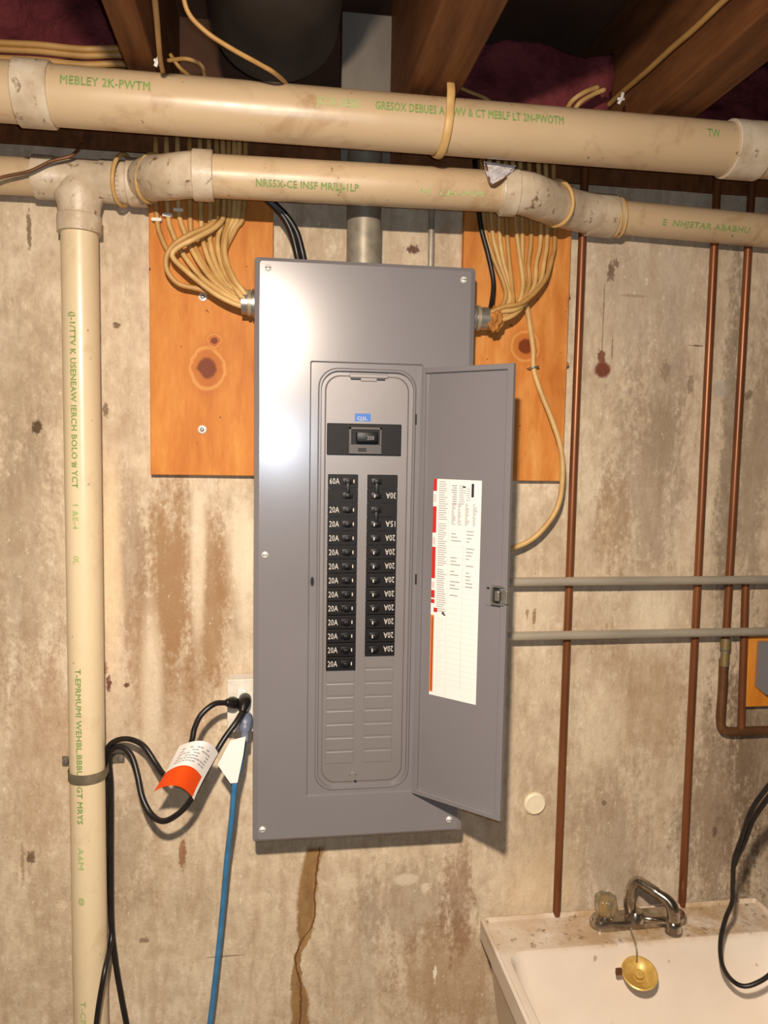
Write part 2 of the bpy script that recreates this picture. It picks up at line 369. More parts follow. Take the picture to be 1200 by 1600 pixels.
# ---------------------------------------------------------------- room shell
CZ = CAM.z
WALLTOP = CZ+.500; JB = CZ+.545; JT = JB+.235
def bxo(lo, hi, bev=0, **k):
    bm = bmesh.new(); box(bm, lo, hi, bev, **k); return bm
def gridwall():
    bm = bmesh.new(); nx, nz = 150, 90; x0, x1 = -2.4, 3.0
    V = [[bm.verts.new((x0+(x1-x0)*i/nx, -.0022*noise.noise(Vector((i*.35, j*.2, 0)))+.0015, WALLTOP*j/nz)) for j in range(nz+1)] for i in range(nx+1)]
    for i in range(nx):
        for j in range(nz): bm.faces.new((V[i][j], V[i+1][j], V[i+1][j+1], V[i][j+1]))
    B = [bm.verts.new((x, .2, z)) for x, z in ((x0, 0), (x1, 0), (x1, WALLTOP), (x0, WALLTOP))]
    bm.faces.new(B)
    bm.faces.new([V[i][nz] for i in range(nx+1)]+[B[2], B[3]]); bm.faces.new([V[i][0] for i in range(nx+1)]+[B[1], B[0]])
    bm.faces.new([V[0][j] for j in range(nz+1)]+[B[3], B[0]]); bm.faces.new([V[nx][j] for j in range(nz+1)]+[B[2], B[1]])
    return bm
struct('wall_back', gridwall(), M_conc, smooth=True)
struct('floor', bxo((-2.4, -4.2, -.1), (3.0, .2, 0)), M_floor)
struct('wall_left', bxo((-2.6, -4.2, 0), (-2.4, .2, JT)), M_plainwall)
struct('wall_right', bxo((3.0, -4.2, 0), (3.2, .2, JT)), M_plainwall)
struct('wall_front', bxo((-2.6, -4.4, 0), (3.2, -4.2, JT)), M_plainwall)
struct('ceiling', bxo((-2.6, -4.4, JT), (3.2, .2, JT+.02)), M_subfloor)
struct('trim_1', bxo((-2.4, -.005, WALLTOP), (3.0, .135, JB), .002), M_joist)     # sill plate
struct('trim_2', bxo((-2.4, .095, JB), (3.0, .135, JT), .002), M_subfloor)          # rim joist
tag(bpy.data.objects['trim_1'], 'wooden sill plate lying on top of the concrete wall')
tag(bpy.data.objects['trim_2'], 'dark rim joist standing on the sill plate')
for k, (jx, w2, lb) in enumerate([(-.190, .021, 'ceiling joist left of the round duct, narrow orange-brown underside'), (.243, .040, 'doubled ceiling joist right of the duct, with the hanger strap by its corner'),
                         (.640, .040, 'broad right-hand ceiling joist with a cable running along its side'), (-.62, .02, 'ceiling joist beyond the left cables, mostly out of frame'), (1.05, .02, 'ceiling joist at the far right edge')]):
    o = obj('ceiling_joist', bxo((jx-w2, -4.1, JB), (jx+w2, .093, JT-.001), .003), M_joist)
    tag(o, lb, 'joist', 'ceiling joists')

# insulation between the joists
def batt(x0, x1, y0, y1, z0, z1, seed, label):
    bm = bmesh.new(); box(bm, (x0, y0, z0), (x1, y1, z1))
    bmesh.ops.subdivide_edges(bm, edges=bm.edges[:], cuts=22, use_grid_fill=True)
    for v in bm.verts:
        q = v.co*9+Vector((seed, 0, 0)); n1 = noise.noise_vector(q)*.022 + noise.noise_vector(q*3)*.009
        n1.x *= .3; v.co += n1; v.co.y = min(v.co.y, .09)
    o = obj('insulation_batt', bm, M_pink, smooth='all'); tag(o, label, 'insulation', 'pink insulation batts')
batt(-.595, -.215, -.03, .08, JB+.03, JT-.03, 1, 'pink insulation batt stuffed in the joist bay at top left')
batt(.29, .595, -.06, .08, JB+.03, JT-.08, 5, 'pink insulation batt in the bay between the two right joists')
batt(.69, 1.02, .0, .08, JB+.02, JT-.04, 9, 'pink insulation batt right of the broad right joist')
# round duct
bm = bmesh.new()
prof = []
L = 0
lathe(bm, (.002, -2.6, CZ+.672), (0, 1, 0), [(0, .1), (2.08, .1), (2.085, .103), (2.10, .103), (2.105, .1), (2.46, .1), (2.47, .092)], 40)
t = thing('round_duct', (.002, -1.4, CZ+.57), 'round dull steel duct hung between the joists at top', 'duct')
obj('duct_pipe', bm, M_ductm, t, smooth=True)
bm = bmesh.new(); lathe(bm, (.002, -.42, CZ+.672), (0, 1, 0), [(0, .1), (0, .106), (.03, .106), (.03, .1)], 40, caps=False); obj('joint_band', bm, M_ductm, t, smooth=True)
# pale board
p0 = U(535, 30, 1.385); p1 = U(612, 150, 1.385)
o = obj('wall_block', bxo((p0.x, -.03, CZ+.49), (p1.x, -.006, JT-.03), .002), M_pale); tag(o, 'pale stained upright board behind the upper pipe beside the duct', 'board')

# ---------------------------------------------------------------- pipes
def strpipe(name, a, b, r, m, parent, sides=28):
    bm = bmesh.new(); tube(bm, [a, b], r, sides); return obj(name, bm, m, parent, smooth=True)
def collar(name, c, ax, L, r, rin, m, parent, lip=.003):
    bm = bmesh.new()
    lathe(bm, Vector(c)-Vector(ax)*L/2, ax, [(0, rin), (0, r-.0015), (.0015, r), (L-.0015, r), (L, r-.0015), (L, rin)], 30, caps=False)
    return obj(name, bm, m, parent, smooth=True)
def pipetext(parent, s, axis_a, axis_b, r, s0, width, ang, h, m=M_green, name='green_print'):
    """letters wrapped on a pipe: s0 metres from axis_a, ang measured from the room side"""
    a = Vector(axis_a); t = (Vector(axis_b)-a).normalized(); out = (Vector((0, -1, 0)) - t*Vector((0, -1, 0)).dot(t)).normalized()
    sd = out.cross(t).normalized()
    bm = bmesh.new()
    def fn(u, v):
        q = ang + (v-.5)*h/r
        return a + t*(s0+u) + (out*math.cos(q)+sd*math.sin(q))*(r+.0005)
    for ox, oy in ((0, 0), (.0007, .0), (.0004, .07), (.0008, .04)):      # thick, slightly bled ink
        text(bm, s, lambda u, v: fn(u+ox, v+oy), width=width)
    return obj(name, bm, m, parent)

# upper pipe
UR = .0405
ua = U(-260, 122, 1.2); ub = U(1420, 258, 1.2)
zc = (U(300, 166, 1.2).z + U(1000, 222, 1.2).z)/2
ya = CAM.y+1.2
za, zb = U(100, 151, 1.2).z, U(1060, 227, 1.2).z
xa, xb = U(100, 151, 1.2).x, U(1060, 227, 1.2).x
sl = (zb-za)/(xb-xa)
def up(x): return Vector((x, ya, za+(x-xa)*sl))
A = up(-1.1); B = up(1.5)
t = thing('drain_pipe', up(.1), 'upper cream drain pipe with green print, hung under the joists across the frame', 'pipe')
strpipe('pipe_run', A, B, UR, M_pvch, t)
axu = (B-A).normalized()
def xat(px, py, d=1.2): return U(px, py, d).x
c0, c1 = xat(28, 140), xat(84, 150)
collar('coupling', up((c0+c1)/2), axu, c1-c0, UR+.0045, UR, M_fit, t)
c0, c1 = xat(1134, 230), xat(1186, 232)
collar('coupling', up((c0+c1)/2), axu, c1-c0, UR+.0045, UR, M_fit, t)
def uptext(s, px0, px1, py, m=M_green, ang=.16, h=.0125):
    x0, x1 = xat(px0, py, 1.16), xat(px1, py, 1.16); pipetext(t, s, A, B, UR, x0-A.x, x1-x0, ang, h, m)
uptext('MEBLEY 2K-PWTM', 94, 234, 152); uptext('JC1X GESU', 494, 562, 176, M_greenlt); uptext('GRESOX DEBUES A DWV & CT MEBLF LT 2N-PWOTM', 586, 880, 190); uptext('TW', 1105, 1124, 214)
# plastic strap round it
bm = bmesh.new(); sx = xat(690, 190); cc = up(sx); pts = []
pts.append(Vector((sx+.006, cc.y-.030, JB+.004))); pts.append(Vector((sx+.005, cc.y-.040, cc.z+.035)))
for q in range(0, 11):
    a = math.radians(20-q*19); pts.append(cc + Vector((.004-.010*q/10, -math.cos(a)*(UR+.003), math.sin(a)*(UR+.003))))
pts.append(cc+Vector((-.002, UR+.003, .03))); pts.append(Vector((sx-.002, cc.y+UR+.001, JB+.004)))
tube(bm, spline(pts, 4), .0065, 10, flat=.35)
o = obj('hanger_strap', bm, M_cable, smooth='all'); tag(o, 'beige strap looped around the upper pipe under the doubled joist', 'strap')

# lower pipe with its tee, offsets and the riser
LR = .0305; DB = 1.374; DF = 1.275
t = thing('drain_pipe', U(128, 1590, DB)*1, 'lower cream drain pipe with tee and vertical riser standing against the wall at left', 'pipe')
def hp(x0, y0, x1, y1, d0, d1): return U(x0, y0, d0), U(x1, y1, d1)
# riser
ra = U(127, 345, DB); rb = U(134, 1000, DB); rx = (ra.x+U(139, 1560, DB).x)/2
R0 = Vector((rx, CAM.y+DB, .0)); R1 = Vector((rx, CAM.y+DB, ra.z+.05))
strpipe('riser', R0, R1, .0298, M_pvcv, t)
H0 = U(-400, 262, DB); Zh = U(60, 277, DB).z
teex = rx; teez = U(125, 281, DB).z
a, b = Vector((-1.2, CAM.y+DB, teez-.012)), Vector((teex-.05, CAM.y+DB, teez))
strpipe('pipe_run', a, b, .0298, M_pvch, t)
# tee fitting
bm = bmesh.new(); tc = Vector((teex, CAM.y+DB, teez))
lathe(bm, tc+Vector((-.068, 0, 0)), (1, 0, 0), [(0, .029), (0, .0345), (.03, .0345), (.034, .0325), (.102, .0325), (.106, .0345), (.136, .0345), (.136, .029)], 30, caps=False)
obj('tee_body', bm, M_fit, t, smooth=True)
bm = bmesh.new()
lathe(bm, tc, (0, 0, -1), [(0, .0325), (.03, .0395), (.045, .034), (.058, .0335), (.06, .0355), (.087, .0355), (.088, .030)], 30, caps=False)
obj('tee_branch', bm, M_fit, t, smooth=True)
# offset forward elbows -> middle run
def fitt(name, pts, r, m=M_fit, radii=None):
    bm = bmesh.new(); P = spline(pts, 6); tube(bm, P, r, 28); return obj(name, bm, m, t, smooth='all')
e0 = Vector((teex+.066, CAM.y+DB, teez)); e3 = U(330, 275, DF); mid_b = U(790, 300, DF)
mdir = (mid_b-e3).normalized()
fitt('elbow', [e0, e0+Vector((.035, -.004, 0)), U(236, 279, 1.335), U(262, 277, 1.295), e3-mdir*.03, e3], .0345)
collar('coupling', e0+Vector((.03, -.004, 0)), (1, -.05, 0), .030, .0385, .034, M_fit, t)
collar('coupling', e3-mdir*.012, mdir, .032, .0385, .033, M_fit, t)
strpipe('pipe_run', e3-mdir*.03, mid_b+mdir*.02, .0325, M_pvch, t)
g0 = mid_b; g4 = U(960, 339, DB)
g1 = U(1240, 365, DB); rdir = (g1-g4).normalized()
fitt('elbow', [g0-mdir*.012, g0+mdir*.03, U(850, 313, 1.305), U(895, 328, 1.355), g4-rdir*.02, g4+rdir*.01], .0350)
collar('coupling', g0+mdir*.004, mdir, .026, .0385, .033, M_fit, t)
collar('coupling', g4-rdir*.028, rdir, .05, .0375, .03, M_fit, t)
strpipe('pipe_run', g4-rdir*.02, g4+rdir*1.0, .0298, M_pvch, t)
def ring(px, py, d, ax, r, wd, m=M_cable, name='tie_strap', tilt=0):
    c = U(px, py, d); ax = Vector(ax).normalized(); ax = (ax + Vector((0, 0, tilt))).normalized()
    bm = bmesh.new(); u = ax.orthogonal().normalized(); v = ax.cross(u); P = [c+(u*math.cos(q)+v*math.sin(q))*r for q in [2*math.pi*k/36 for k in range(37)]]
    tube(bm, P, wd, 8); return obj(name, bm, m, t, smooth='all')
ring(193, 282, 1.366, (1, -.25, 0), .040, .0035, tilt=-.15); ring(236, 279, 1.335, (1, -.5, 0), .037, .003, tilt=-.3)
ring(868, 318, 1.322, (1, .6, -.1), .037, .0035, tilt=.35); ring(966, 340, DB, rdir, .0335, .003, tilt=.12); ring(958, 339, DB, rdir, .0335, .003, tilt=.16)
pipetext(t, 'NRS5X-CE INSF MR/LJ-1LP', e3, mid_b, .0325, (U(392, 290, 1.25)-e3).length, U(552, 300, 1.25).x-U(392, 290, 1.25).x, -.50, .011)
pipetext(t, 'M  LH-MM', e3, mid_b, .0325, (U(655, 305, 1.25)-e3).length, U(752, 315, 1.25).x-U(655, 300, 1.25).x, -.50, .009, M_greenlt)
pipetext(t, 'E  NHJETAR ABABHU', g4, g1, .0298, (U(1032, 340, 1.345)-g4).length, U(1168, 350, 1.345).x-U(1032, 340, 1.345).x, -.35, .010)
for s, y0, y1 in [('(J-1/TTV K USENEAW IERCH BOLO # YCT', 488, 762), ('1 &E-4', 788, 826), ('0L', 868, 880), ('T-EPRMUMI WEHBL.BBBU AGT MRYS', 1044, 1285), ('A6M', 1322, 1356), ('8', 1400, 1412), ('T-CPTG', 1562, 1620)]:
    p0 = U(124, y0, 1.35); p1 = U(130, y1, 1.35)
    pipetext(t, s, Vector((rx, CAM.y+DB, p0.z)), Vector((rx, CAM.y+DB, p0.z-1)), .0298, 0, p0.z-p1.z, -.22, .0095, M_green if len(s) > 9 else M_greenlt)
# clamp on the riser
kc = Vector((rx, CAM.y+DB, U(135, 1206, DB).z))
bm = bmesh.new(); P = [Vector((kc.x-.052, -.003, kc.z+.006)), Vector((kc.x-.034, -.004, kc.z+.006))]
for q in range(0, 13):
    a = math.pi - math.pi*q/12; P.append(kc+Vector((math.cos(a)*.032, -math.sin(a)*.032, -.002)))
P += [Vector((kc.x+.036, -.004, kc.z+.008)), Vector((kc.x+.056, -.003, kc.z+.008))]
rings = []
for p in P:
    rings.append([bm.verts.new(p+Vector((0, 0, dz))) for dz in (-.009, .009)])
for a, b in zip(rings, rings[1:]): bm.faces.new((a[0], b[0], b[1], a[1]))
bmesh.ops.solidify(bm, geom=bm.faces[:], thickness=.0022)
k = thing('pipe_clamp', (kc.x, -.01, kc.z-.0075), 'metal pipe clamp holding the cream riser to the wall', 'clamp')
obj('clamp_band', bm, M_strap, k, smooth=True)
for dx in (-.045, .050):
    bm = bmesh.new(); lathe(bm, (kc.x+dx, -.004, kc.z+.007), (0, -1, 0), [(0, .006), (.002, .006), (.0045, .004), (.005, .001)], 12); obj('screw', bm, M_zinc, k, smooth=True)

# copper risers
def wallpipe(name, pts, r, m, label, cat='pipe', group=None, sides=14, n=6, sm=True):
    bm = bmesh.new(); P = spline(pts, n) if sm and len(pts) > 2 else pts
    tube(bm, P, r, sides); o = obj(name, bm, m, smooth='all' if len(P) > 2 else True); tag(o, label, cat, group); return o
def vpipe(x0, y0, x1, y1, d): 
    a = U(x0, y0, d); b = U(x1, y1, d); return a, b
a, b = vpipe(910, 372, 870, 1415, 1.399)
wallpipe('copper_pipe', [a+(a-b)*.12, a+(b-a)*1.35], .0076, M_copper, 'left copper pipe running down the wall beside the right orange board', group='copper pipes on the wall')
a, b = vpipe(1116, 382, 1066, 1400, 1.399)
wallpipe('copper_pipe', [a+(a-b)*.12, a+(b-a)*1.35], .0076, M_copper, 'middle copper pipe running down behind the faucet', group='copper pipes on the wall')
a, b = vpipe(1169, 388, 1134, 1000, 1.399)
t2 = thing('copper_pipe', U(1130, 1148, 1.39), 'right copper pipe that meets a tarnished elbow below the lower conduit', 'pipe', 'copper pipes on the wall')
bm = bmesh.new(); tube(bm, [a+(a-b)*.16, b], .0076, 14); obj('upper_run', bm, M_copper, t2, smooth=True)
bm = bmesh.new(); c = U(1133, 1018, 1.397); lathe(bm, U(1134, 998, 1.397), (c-b), [(0, .0078), (0, .0102), (.022, .0102), (.024, .0085), (.055, .0085)], 16); obj('soldered_joint', bm, M_brassv, t2, smooth=True)
bm = bmesh.new(); tube(bm, spline([U(1131, 1030, 1.397), U(1129, 1080, 1.397), U(1126, 1120, 1.397), U(1129, 1138, 1.397), U(1142, 1143, 1.397), U(1175, 1142, 1.397), U(1260, 1139, 1.397)], 8), .0092, 14)
obj('tarnished_bend', bm, M_oldcopper, t2, smooth='all')
wallpipe('copper_pipe', [U(1165, 912, 1.399), U(1158, 1138, 1.397)], .0075, M_copper, 'short copper stub ending above the tarnished elbow beside the small orange board', group='copper pipes on the wall')
# steel conduits
zz = [U(800, 905, 1.380).z, U(1195, 907, 1.380).z]
def conduit(y0, y1, label):
    a = U(690, y0, 1.380); b = U(1195, y1, 1.380); a.z = b.z = (U(800, y0, 1.38).z + b.z)/2 if False else (a.z+b.z)/2
    bb = Vector((2.2, b.y, b.z)); wallpipe('steel_conduit', [a, bb], .0086, M_emt, label, 'conduit', 'steel conduits from the panel')
conduit(907, 909, 'upper horizontal steel conduit leaving the open panel door to the right')
conduit(997, 986, 'lower horizontal steel conduit leaving the panel above the small orange board')

# ---------------------------------------------------------------- wooden boards
def board(name, x0, y0, x1, y1, m, label, th=.019, ztop=None):
    a = U(x0, y0, 1.415-th); b = U(x1, y1, 1.415-th)
    bm = bxo((a.x, -th, b.z), (b.x, -.0008, ztop or a.z), .0012); o = obj(name, bm, m); tag(o, label, 'board', 'orange mounting boards'); return o
board('mounting_board', 232, 300, 425, 744, M_board_l, 'orange-stained board with a big knot under the left cable fan', ztop=WALLTOP-.01)
board('mounting_board', 727, 300, 879, 752, M_board_r, 'orange-stained board behind the cable fan right of the panel', ztop=WALLTOP-.01)
board('mounting_board', 1171, 997, 1275, 1101, M_board_s, 'small orange board at the right edge under the lower conduit')
bm = bmesh.new(); a = U(1190, 1004, 1.38); b = U(1270, 1085, 1.38)
pts = [(a.x, a.z), (b.x, a.z), (b.x, b.z), (a.x+.02, b.z), (a.x, b.z+.016)]
f0 = [bm.verts.new((x, -.035, z)) for x, z in pts]; f1 = [bm.verts.new((x, -.0195, z)) for x, z in pts]
bm.faces.new(f0); bm.faces.new(f1[::-1])
for k in range(5): bm.faces.new((f0[k], f0[(k+1) % 5], f1[(k+1) % 5], f1[k]))
bmesh.ops.bevel(bm, geom=bm.edges[:], offset=.0015, segments=2, affect='EDGES')
o = obj('junction_box', bm, M_gray, smooth=True); tag(o, 'grey box with a cut corner mounted on the small orange board', 'box')
def screw(x, y, d, label, r=.0075, washer=True):
    c = U(x, y, d); k = thing('board_screw', c, label, 'screw', 'screws in the left board')
    bm = bmesh.new(); lathe(bm, c, (0, -1, 0), [(0, r), (.001, r), (.0018, r*.8)], 16); obj('washer', bm, M_screw, k, smooth=True)
    bm = bmesh.new(); lathe(bm, c+Vector((0, -.0015, 0)), (0, -1, 0), [(0, r*.55), (.002, r*.5), (.003, r*.2)], 6); obj('head', bm, M_zinc, k)
screw(317, 464, 1.395, 'shiny screw and washer just below the left cable loop')
screw(316, 671, 1.395, 'screw and washer low on the left board under the knot')

# ---------------------------------------------------------------- breaker panel
PX0 = U(396, 860, 1.32).x; PX1 = U(733, 860, 1.32).x
PZ1 = (U(404, 401, 1.32).z+U(742, 417, 1.32).z)/2; PZ0 = (U(391, 1319, 1.32).z+U(722, 1298, 1.32).z)/2
PY = CAM.y+1.32
def X(px, py=860): return U(px, py, 1.32).x
def Z(py, px=565): return U(px, py, 1.32).z
panel = thing('breaker_panel', ((PX0+PX1)/2, -.05, PZ0), 'tall grey breaker panel with open door mounted on the concrete wall', 'electrical panel')
bm = bxo((PX0+.012, PY+.0135, PZ0+.012), (PX1-.012, -.0012, PZ1-.012), .002); obj('enclosure', bm, M_gray, panel)
# cover: a plate with a rectangular door recess and a round-cornered opening
rx0, rx1 = X(483), X(655); rz1, rz0 = Z(567), Z(1240)
ox0, ox1 = X(500), X(641); oz1, oz0 = Z(581), Z(1229)
def rrect(x0, x1, z0, z1, r, n=8):
    out = []
    for cx, cz, a0 in ((x1-r, z1-r, 0), (x0+r, z1-r, 90), (x0+r, z0+r, 180), (x1-r, z0+r, 270)):
        for k in range(n+1):
            a = math.radians(a0+90*k/n); out.append((cx+r*math.cos(a), cz+r*math.sin(a)))
    return out
def loops(bm, lp, mi=0):
    """lp: list of (list of xz, y) with equal counts; skin between them"""
    R = [[bm.verts.new((x, y, z)) for x, z in l] for l, y in lp]
    n = len(R[0])
    for a, b in zip(R, R[1:]):
        for k in range(n): bm.faces.new((a[k], a[(k+1) % n], b[(k+1) % n], b[k])).material_index = mi
    return R
bm = bmesh.new()
loops(bm, [(rrect(PX0+.0005, PX1-.0005, PZ0+.0005, PZ1-.0005, .006), PY+.010), (rrect(PX0, PX1, PZ0, PZ1, .006), PY+.008), (rrect(PX0+.0006, PX1-.0006, PZ0+.0006, PZ1-.0006, .0058), PY+.0042),
           (rrect(PX0+.009, PX1-.009, PZ0+.006, PZ1-.007, .005), PY),
           (rrect(rx0-.001, rx1+.001, rz0-.001, rz1+.001, .003), PY), (rrect(rx0+.0012, rx1-.0012, rz0+.0012, rz1-.0012, .003), PY+.0035),
           (rrect(ox0-.006, ox1+.006, oz0-.006, oz1+.006, .034), PY+.0035), (rrect(ox0-.0035, ox1+.0035, oz0-.0035, oz1+.0035, .032), PY+.0005), (rrect(ox0-.001, ox1+.001, oz0-.001, oz1+.001, .031), PY+.0005),
           (rrect(ox0, ox1, oz0, oz1, .030), PY+.003), (rrect(ox0, ox1, oz0, oz1, .030), PY+.014)])
obj('cover', bm, M_gray, panel)
# dead front
dy = PY+.0085
bm = bmesh.new(); R = loops(bm, [(rrect(ox0-.002, ox1+.002, oz0-.002, oz1+.002, .03), dy+.004), (rrect(ox0-.001, ox1+.001, oz0-.001, oz1+.001, .03), dy), (rrect(ox0+.006, ox1-.006, oz0+.006, oz1-.006, .026), dy),
                                 (rrect(ox0+.0085, ox1-.0085, oz0+.0085, oz1-.0085, .025), dy-.0025)])
bm.faces.new(R[-1]); dfy = dy-.0025
dead = obj('dead_front', bm, M_gray2, panel, smooth=True)
# top latch tab, bottom notch and screw
bm = bxo((X(543), dfy-.004, Z(590)), (X(602), dfy+.001, Z(584)), .001); box(bm, (X(560), dfy-.003, Z(595)), (X(585), dfy+.001, Z(590)), .0006); obj('top_tab', bm, M_gray2, dead)
bm = bxo((X(545), dfy-.0006, Z(593.5)), (X(598), dfy+.001, Z(591)), .0002); obj('tab_slot', bm, M_dark, dead)
bm = bmesh.new(); lathe(bm, (X(561), dfy+.0005, Z(1222)), (0, -1, 0), [(0, .0022), (.0018, .002)], 10); obj('screw_hole', bm, M_dark, dead)
bm = bmesh.new(); tube(bm, [Vector((X(557), dfy, Z(1213)))+Vector((math.cos(q)*.006, 0, math.sin(q)*.005)) for q in [math.pi*k/8 for k in range(9)]], .0012, 6); obj('thumb_notch', bm, M_gray2, dead, smooth='all')
# blank fillers
rowp = (Z(741)-Z(1047))/14.0
ztop = Z(741)
cxl0, cxl1 = X(511.5, 0), X(557, 0)
cxl0, cxl1 = U(511, 880, 1.325).x, U(557, 880, 1.325).x
cxr0, cxr1 = U(572, 880, 1.325).x, U(618, 880, 1.325).x
for (x0, x1, first) in ((cxl0, cxl1, 14), (cxr0, cxr1, 13)):
    for k in range(first, 21):
        zt = ztop-rowp*k
        bm = bxo((x0+.001, dfy-.0012, zt-rowp+.0022), (x1-.001, dfy+.0006, zt-.0008), .0009); obj('filler_plate', bm, M_gray2, panel)
# breakers
TXT = {}
def printed(word, x, z, wdt, h, y, flip, parent, m=M_print):
    bm = bmesh.new()
    if not flip: fn = lambda u, v: Vector((x+u, y, z+v*h))
    else: fn = lambda u, v: Vector((x+wdt-u, y, z+h-v*h))
    text(bm, word, fn, width=wdt); obj('rating_print', bm, m, parent)
by = dfy-.0065
rowsL = [(0, 2, '60A')]+[(k, 1, '20A') for k in range(2, 14)]
rowsR = [(0, 2, '30A'), (2, 2, '15A')]+[(k, 1, '20A') for k in range(4, 13)]
for side, rows, x0, x1 in (('L', rowsL, cxl0, cxl1), ('R', rowsR, cxr0, cxr1)):
    for k, n, wd in rows:
        zt = ztop-rowp*k; zb = zt-rowp*n; wx = x1-x0
        bm = bmesh.new()
        for q in range(n):
            a, b = zt-rowp*(q+1), zt-rowp*q
            box(bm, (x0, by, a+.0006), (x1, dfy+.001, b-.0006), .0008)
        br = obj('circuit_breaker', bm, M_black, panel, smooth=False)
        for q in range(n):
            zc = zt-rowp*(q+.5)
            tx = x0+wx*.66 if side == 'L' else x0+wx*.30
            bm = bxo((tx-wx*.17, by-.0010, zc-.0052), (tx+wx*.17, by+.001, zc+.0052), .0005); box(bm, (tx-.0045, by-.008, zc-.0036), (tx+.0045, by, zc+.0036), .0012)
            if n == 2 and q == 0: box(bm, (tx-.003, by-.0075, zc-rowp), (tx+.003, by-.0045, zc), .0008)
            obj('toggle', bm, M_black2, br, smooth=True)
        lastrow = 0 if side == 'L' else n-1
        zc = zt-rowp*(lastrow+.5)
        px = x0+wx*.05 if side == 'L' else x1-wx*.05-wx*.33
        printed(wd, px, zc-.0050, wx*.33, .0105, by-.0003, side == 'R', br)
        mx = x0+wx*.86 if side == 'L' else x0+wx*.22
        bm = bxo((mx-.0009, by-.0086 if side == 'R' else by-.0008, zc-.0028), (mx+.0009, by+.0004, zc+.0028)); obj('on_mark', bm, M_print, br)
# main breaker
mx0, mx1, mz1, mz0 = X(511, 690), X(627, 690), Z(662), Z(711)
bm = bxo((mx0, by+.001, mz0), (mx1, dfy+.001, mz1), .001); mb = obj('main_breaker', bm, M_black, panel)
bm = bmesh.new(); a, b = X(545, 690), X(596, 690)
for lo, hi in (((a, mz0+.002), (b, mz0+.018)), ((a, mz1-.010), (b, mz1-.006)), ((a, mz0+.018), (a+.004, mz1-.006)), ((b-.0035, mz0+.018), (b, mz1-.006))):
    box(bm, (lo[0], by-.002, lo[1]), (hi[0], by+.002, hi[1]), .0004)
obj('face_plate', bm, mat('charcoal_plate', (74, 68, 66), .45), mb)
bm = bxo((a+.012, by-.013, mz0+.022), (b-.008, by+.001, mz1-.014), .002); obj('main_handle', bm, M_black2, mb, smooth=True)
bm = bmesh.new(); text(bm, '200', lambda u, v: Vector((a+.030+u, by-.0135, mz0+.026+v*.007)), width=.012); obj('rating_print', bm, M_ink, mb)
bm = bxo((a+.016, by-.0028, mz0+.006), (a+.030, by, mz0+.012), .0004); obj('test_slot', bm, M_black2, mb)
# blue badge
a, b = X(555, 651), X(580, 651)
bm = bxo((a, dfy-.0006, Z(658)), (b, dfy+.0004, Z(646))); bl = obj('blue_badge', bm, [M_labelblue, M_print], panel)
bm = bmesh.new(); text(bm, 'QJL', lambda u, v: Vector((a+.004+u, dfy-.0009, Z(656)+v*.006)), width=(b-a)*.66); obj('badge_print', bm, M_print, bl)
# cover screws
for x, y in ((419, 418), (725, 437), (414, 867), (410, 1297), (702, 1281)):
    c = U(x, y, 1.318); bm = bmesh.new(); lathe(bm, (c.x, PY+.0005, c.z), (0, -1, 0), [(0, .0058), (.0022, .0055), (.0040, .0035), (.0046, .0008)], 16); s_ = obj('cover_screw', bm, M_screw, panel, smooth=True)
    bm = bxo((c.x-.0042, PY-.0042, c.z-.0006), (c.x+.0042, PY-.0030, c.z+.0006)); obj('screw_slot', bm, M_dark, s_)
# latch hole, strike marks and hinge knuckles
bm = bmesh.new(); lathe(bm, (X(488, 909), PY+.0028, Z(909, 488)), (0, -1, 0), [(0, .0052), (.0014, .005)], 14)
for v in bm.verts: v.co.x = X(488, 909)+(v.co.x-X(488, 909))*.6; v.co.z = Z(909, 488)+(v.co.z-Z(909, 488))*1.6
obj('latch_hole', bm, M_dark, panel)
# door: opened wide, hinged on the right of the recess
hz1, hz0 = U(663, 572, 1.316).z, U(648, 1238, 1.316).z
hx = X(654)+.002; hy = PY-.001
def raydepth(px, py, z):      # depth at which the ray meets height z
    r = RT*((px-600)/F)-UP*((py-800)/F)+fwd; return (z-CAM.z)/r.z*r.y
d1 = raydepth(808, 572, hz1); d0 = raydepth(784, 1281, hz0)
dF = d0
fp0 = U(784, 1281, dF); fp1 = U(807, 572, dF)
fx = (fp0.x+fp1.x)/2; fy = CAM.y+dF; hz1 = (hz1+fp1.z)/2; 
print('DOOR', d1, d0, 'width', math.hypot(fx-hx, fy-hy), 'panel', PX1-PX0, PZ1-PZ0)
hin = Vector((hx, hy, hz0)); du = Vector((fx-hx, fy-hy, 0)); DW = du.length; du.normalize(); dn = Vector((du.y, -du.x, 0))  # towards viewer
if dn.y > 0: dn = -dn
DH = hz1-hz0
def D(u, v, n=0): return hin + du*u + Vector((0, 0, v)) + dn*n
def dbox(bm, a, b, bev=0, mi=0):
    Mx = Matrix(((du.x, dn.x, 0, hin.x), (du.y, dn.y, 0, hin.y), (0, 0, 1, hin.z), (0, 0, 0, 1)))
    box(bm, a, b, bev, mi, M=Mx)
bm = bmesh.new()
def dl(x0, x1, z0, z1, n): return [D(x0, z0, n), D(x1, z0, n), D(x1, z1, n), D(x0, z1, n)]
fl = .009; rings = []
for q in (dl(.0005, DW-.0005, .0005, DH-.0005, -.0005), dl(0, DW, 0, DH, .001), dl(0, DW, 0, DH, fl-.001), dl(.001, DW-.001, .001, DH-.001, fl),
          dl(.008, DW-.010, .008, DH-.008, fl), dl(.009, DW-.011, .009, DH-.009, fl-.001), dl(.0095, DW-.0115, .0095, DH-.0095, .0025)):
    rings.append([bm.verts.new(p) for p in q])
for a, b in zip(rings, rings[1:]):
    for k in range(4): bm.faces.new((a[k], a[(k+1) % 4], b[(k+1) % 4], b[k]))
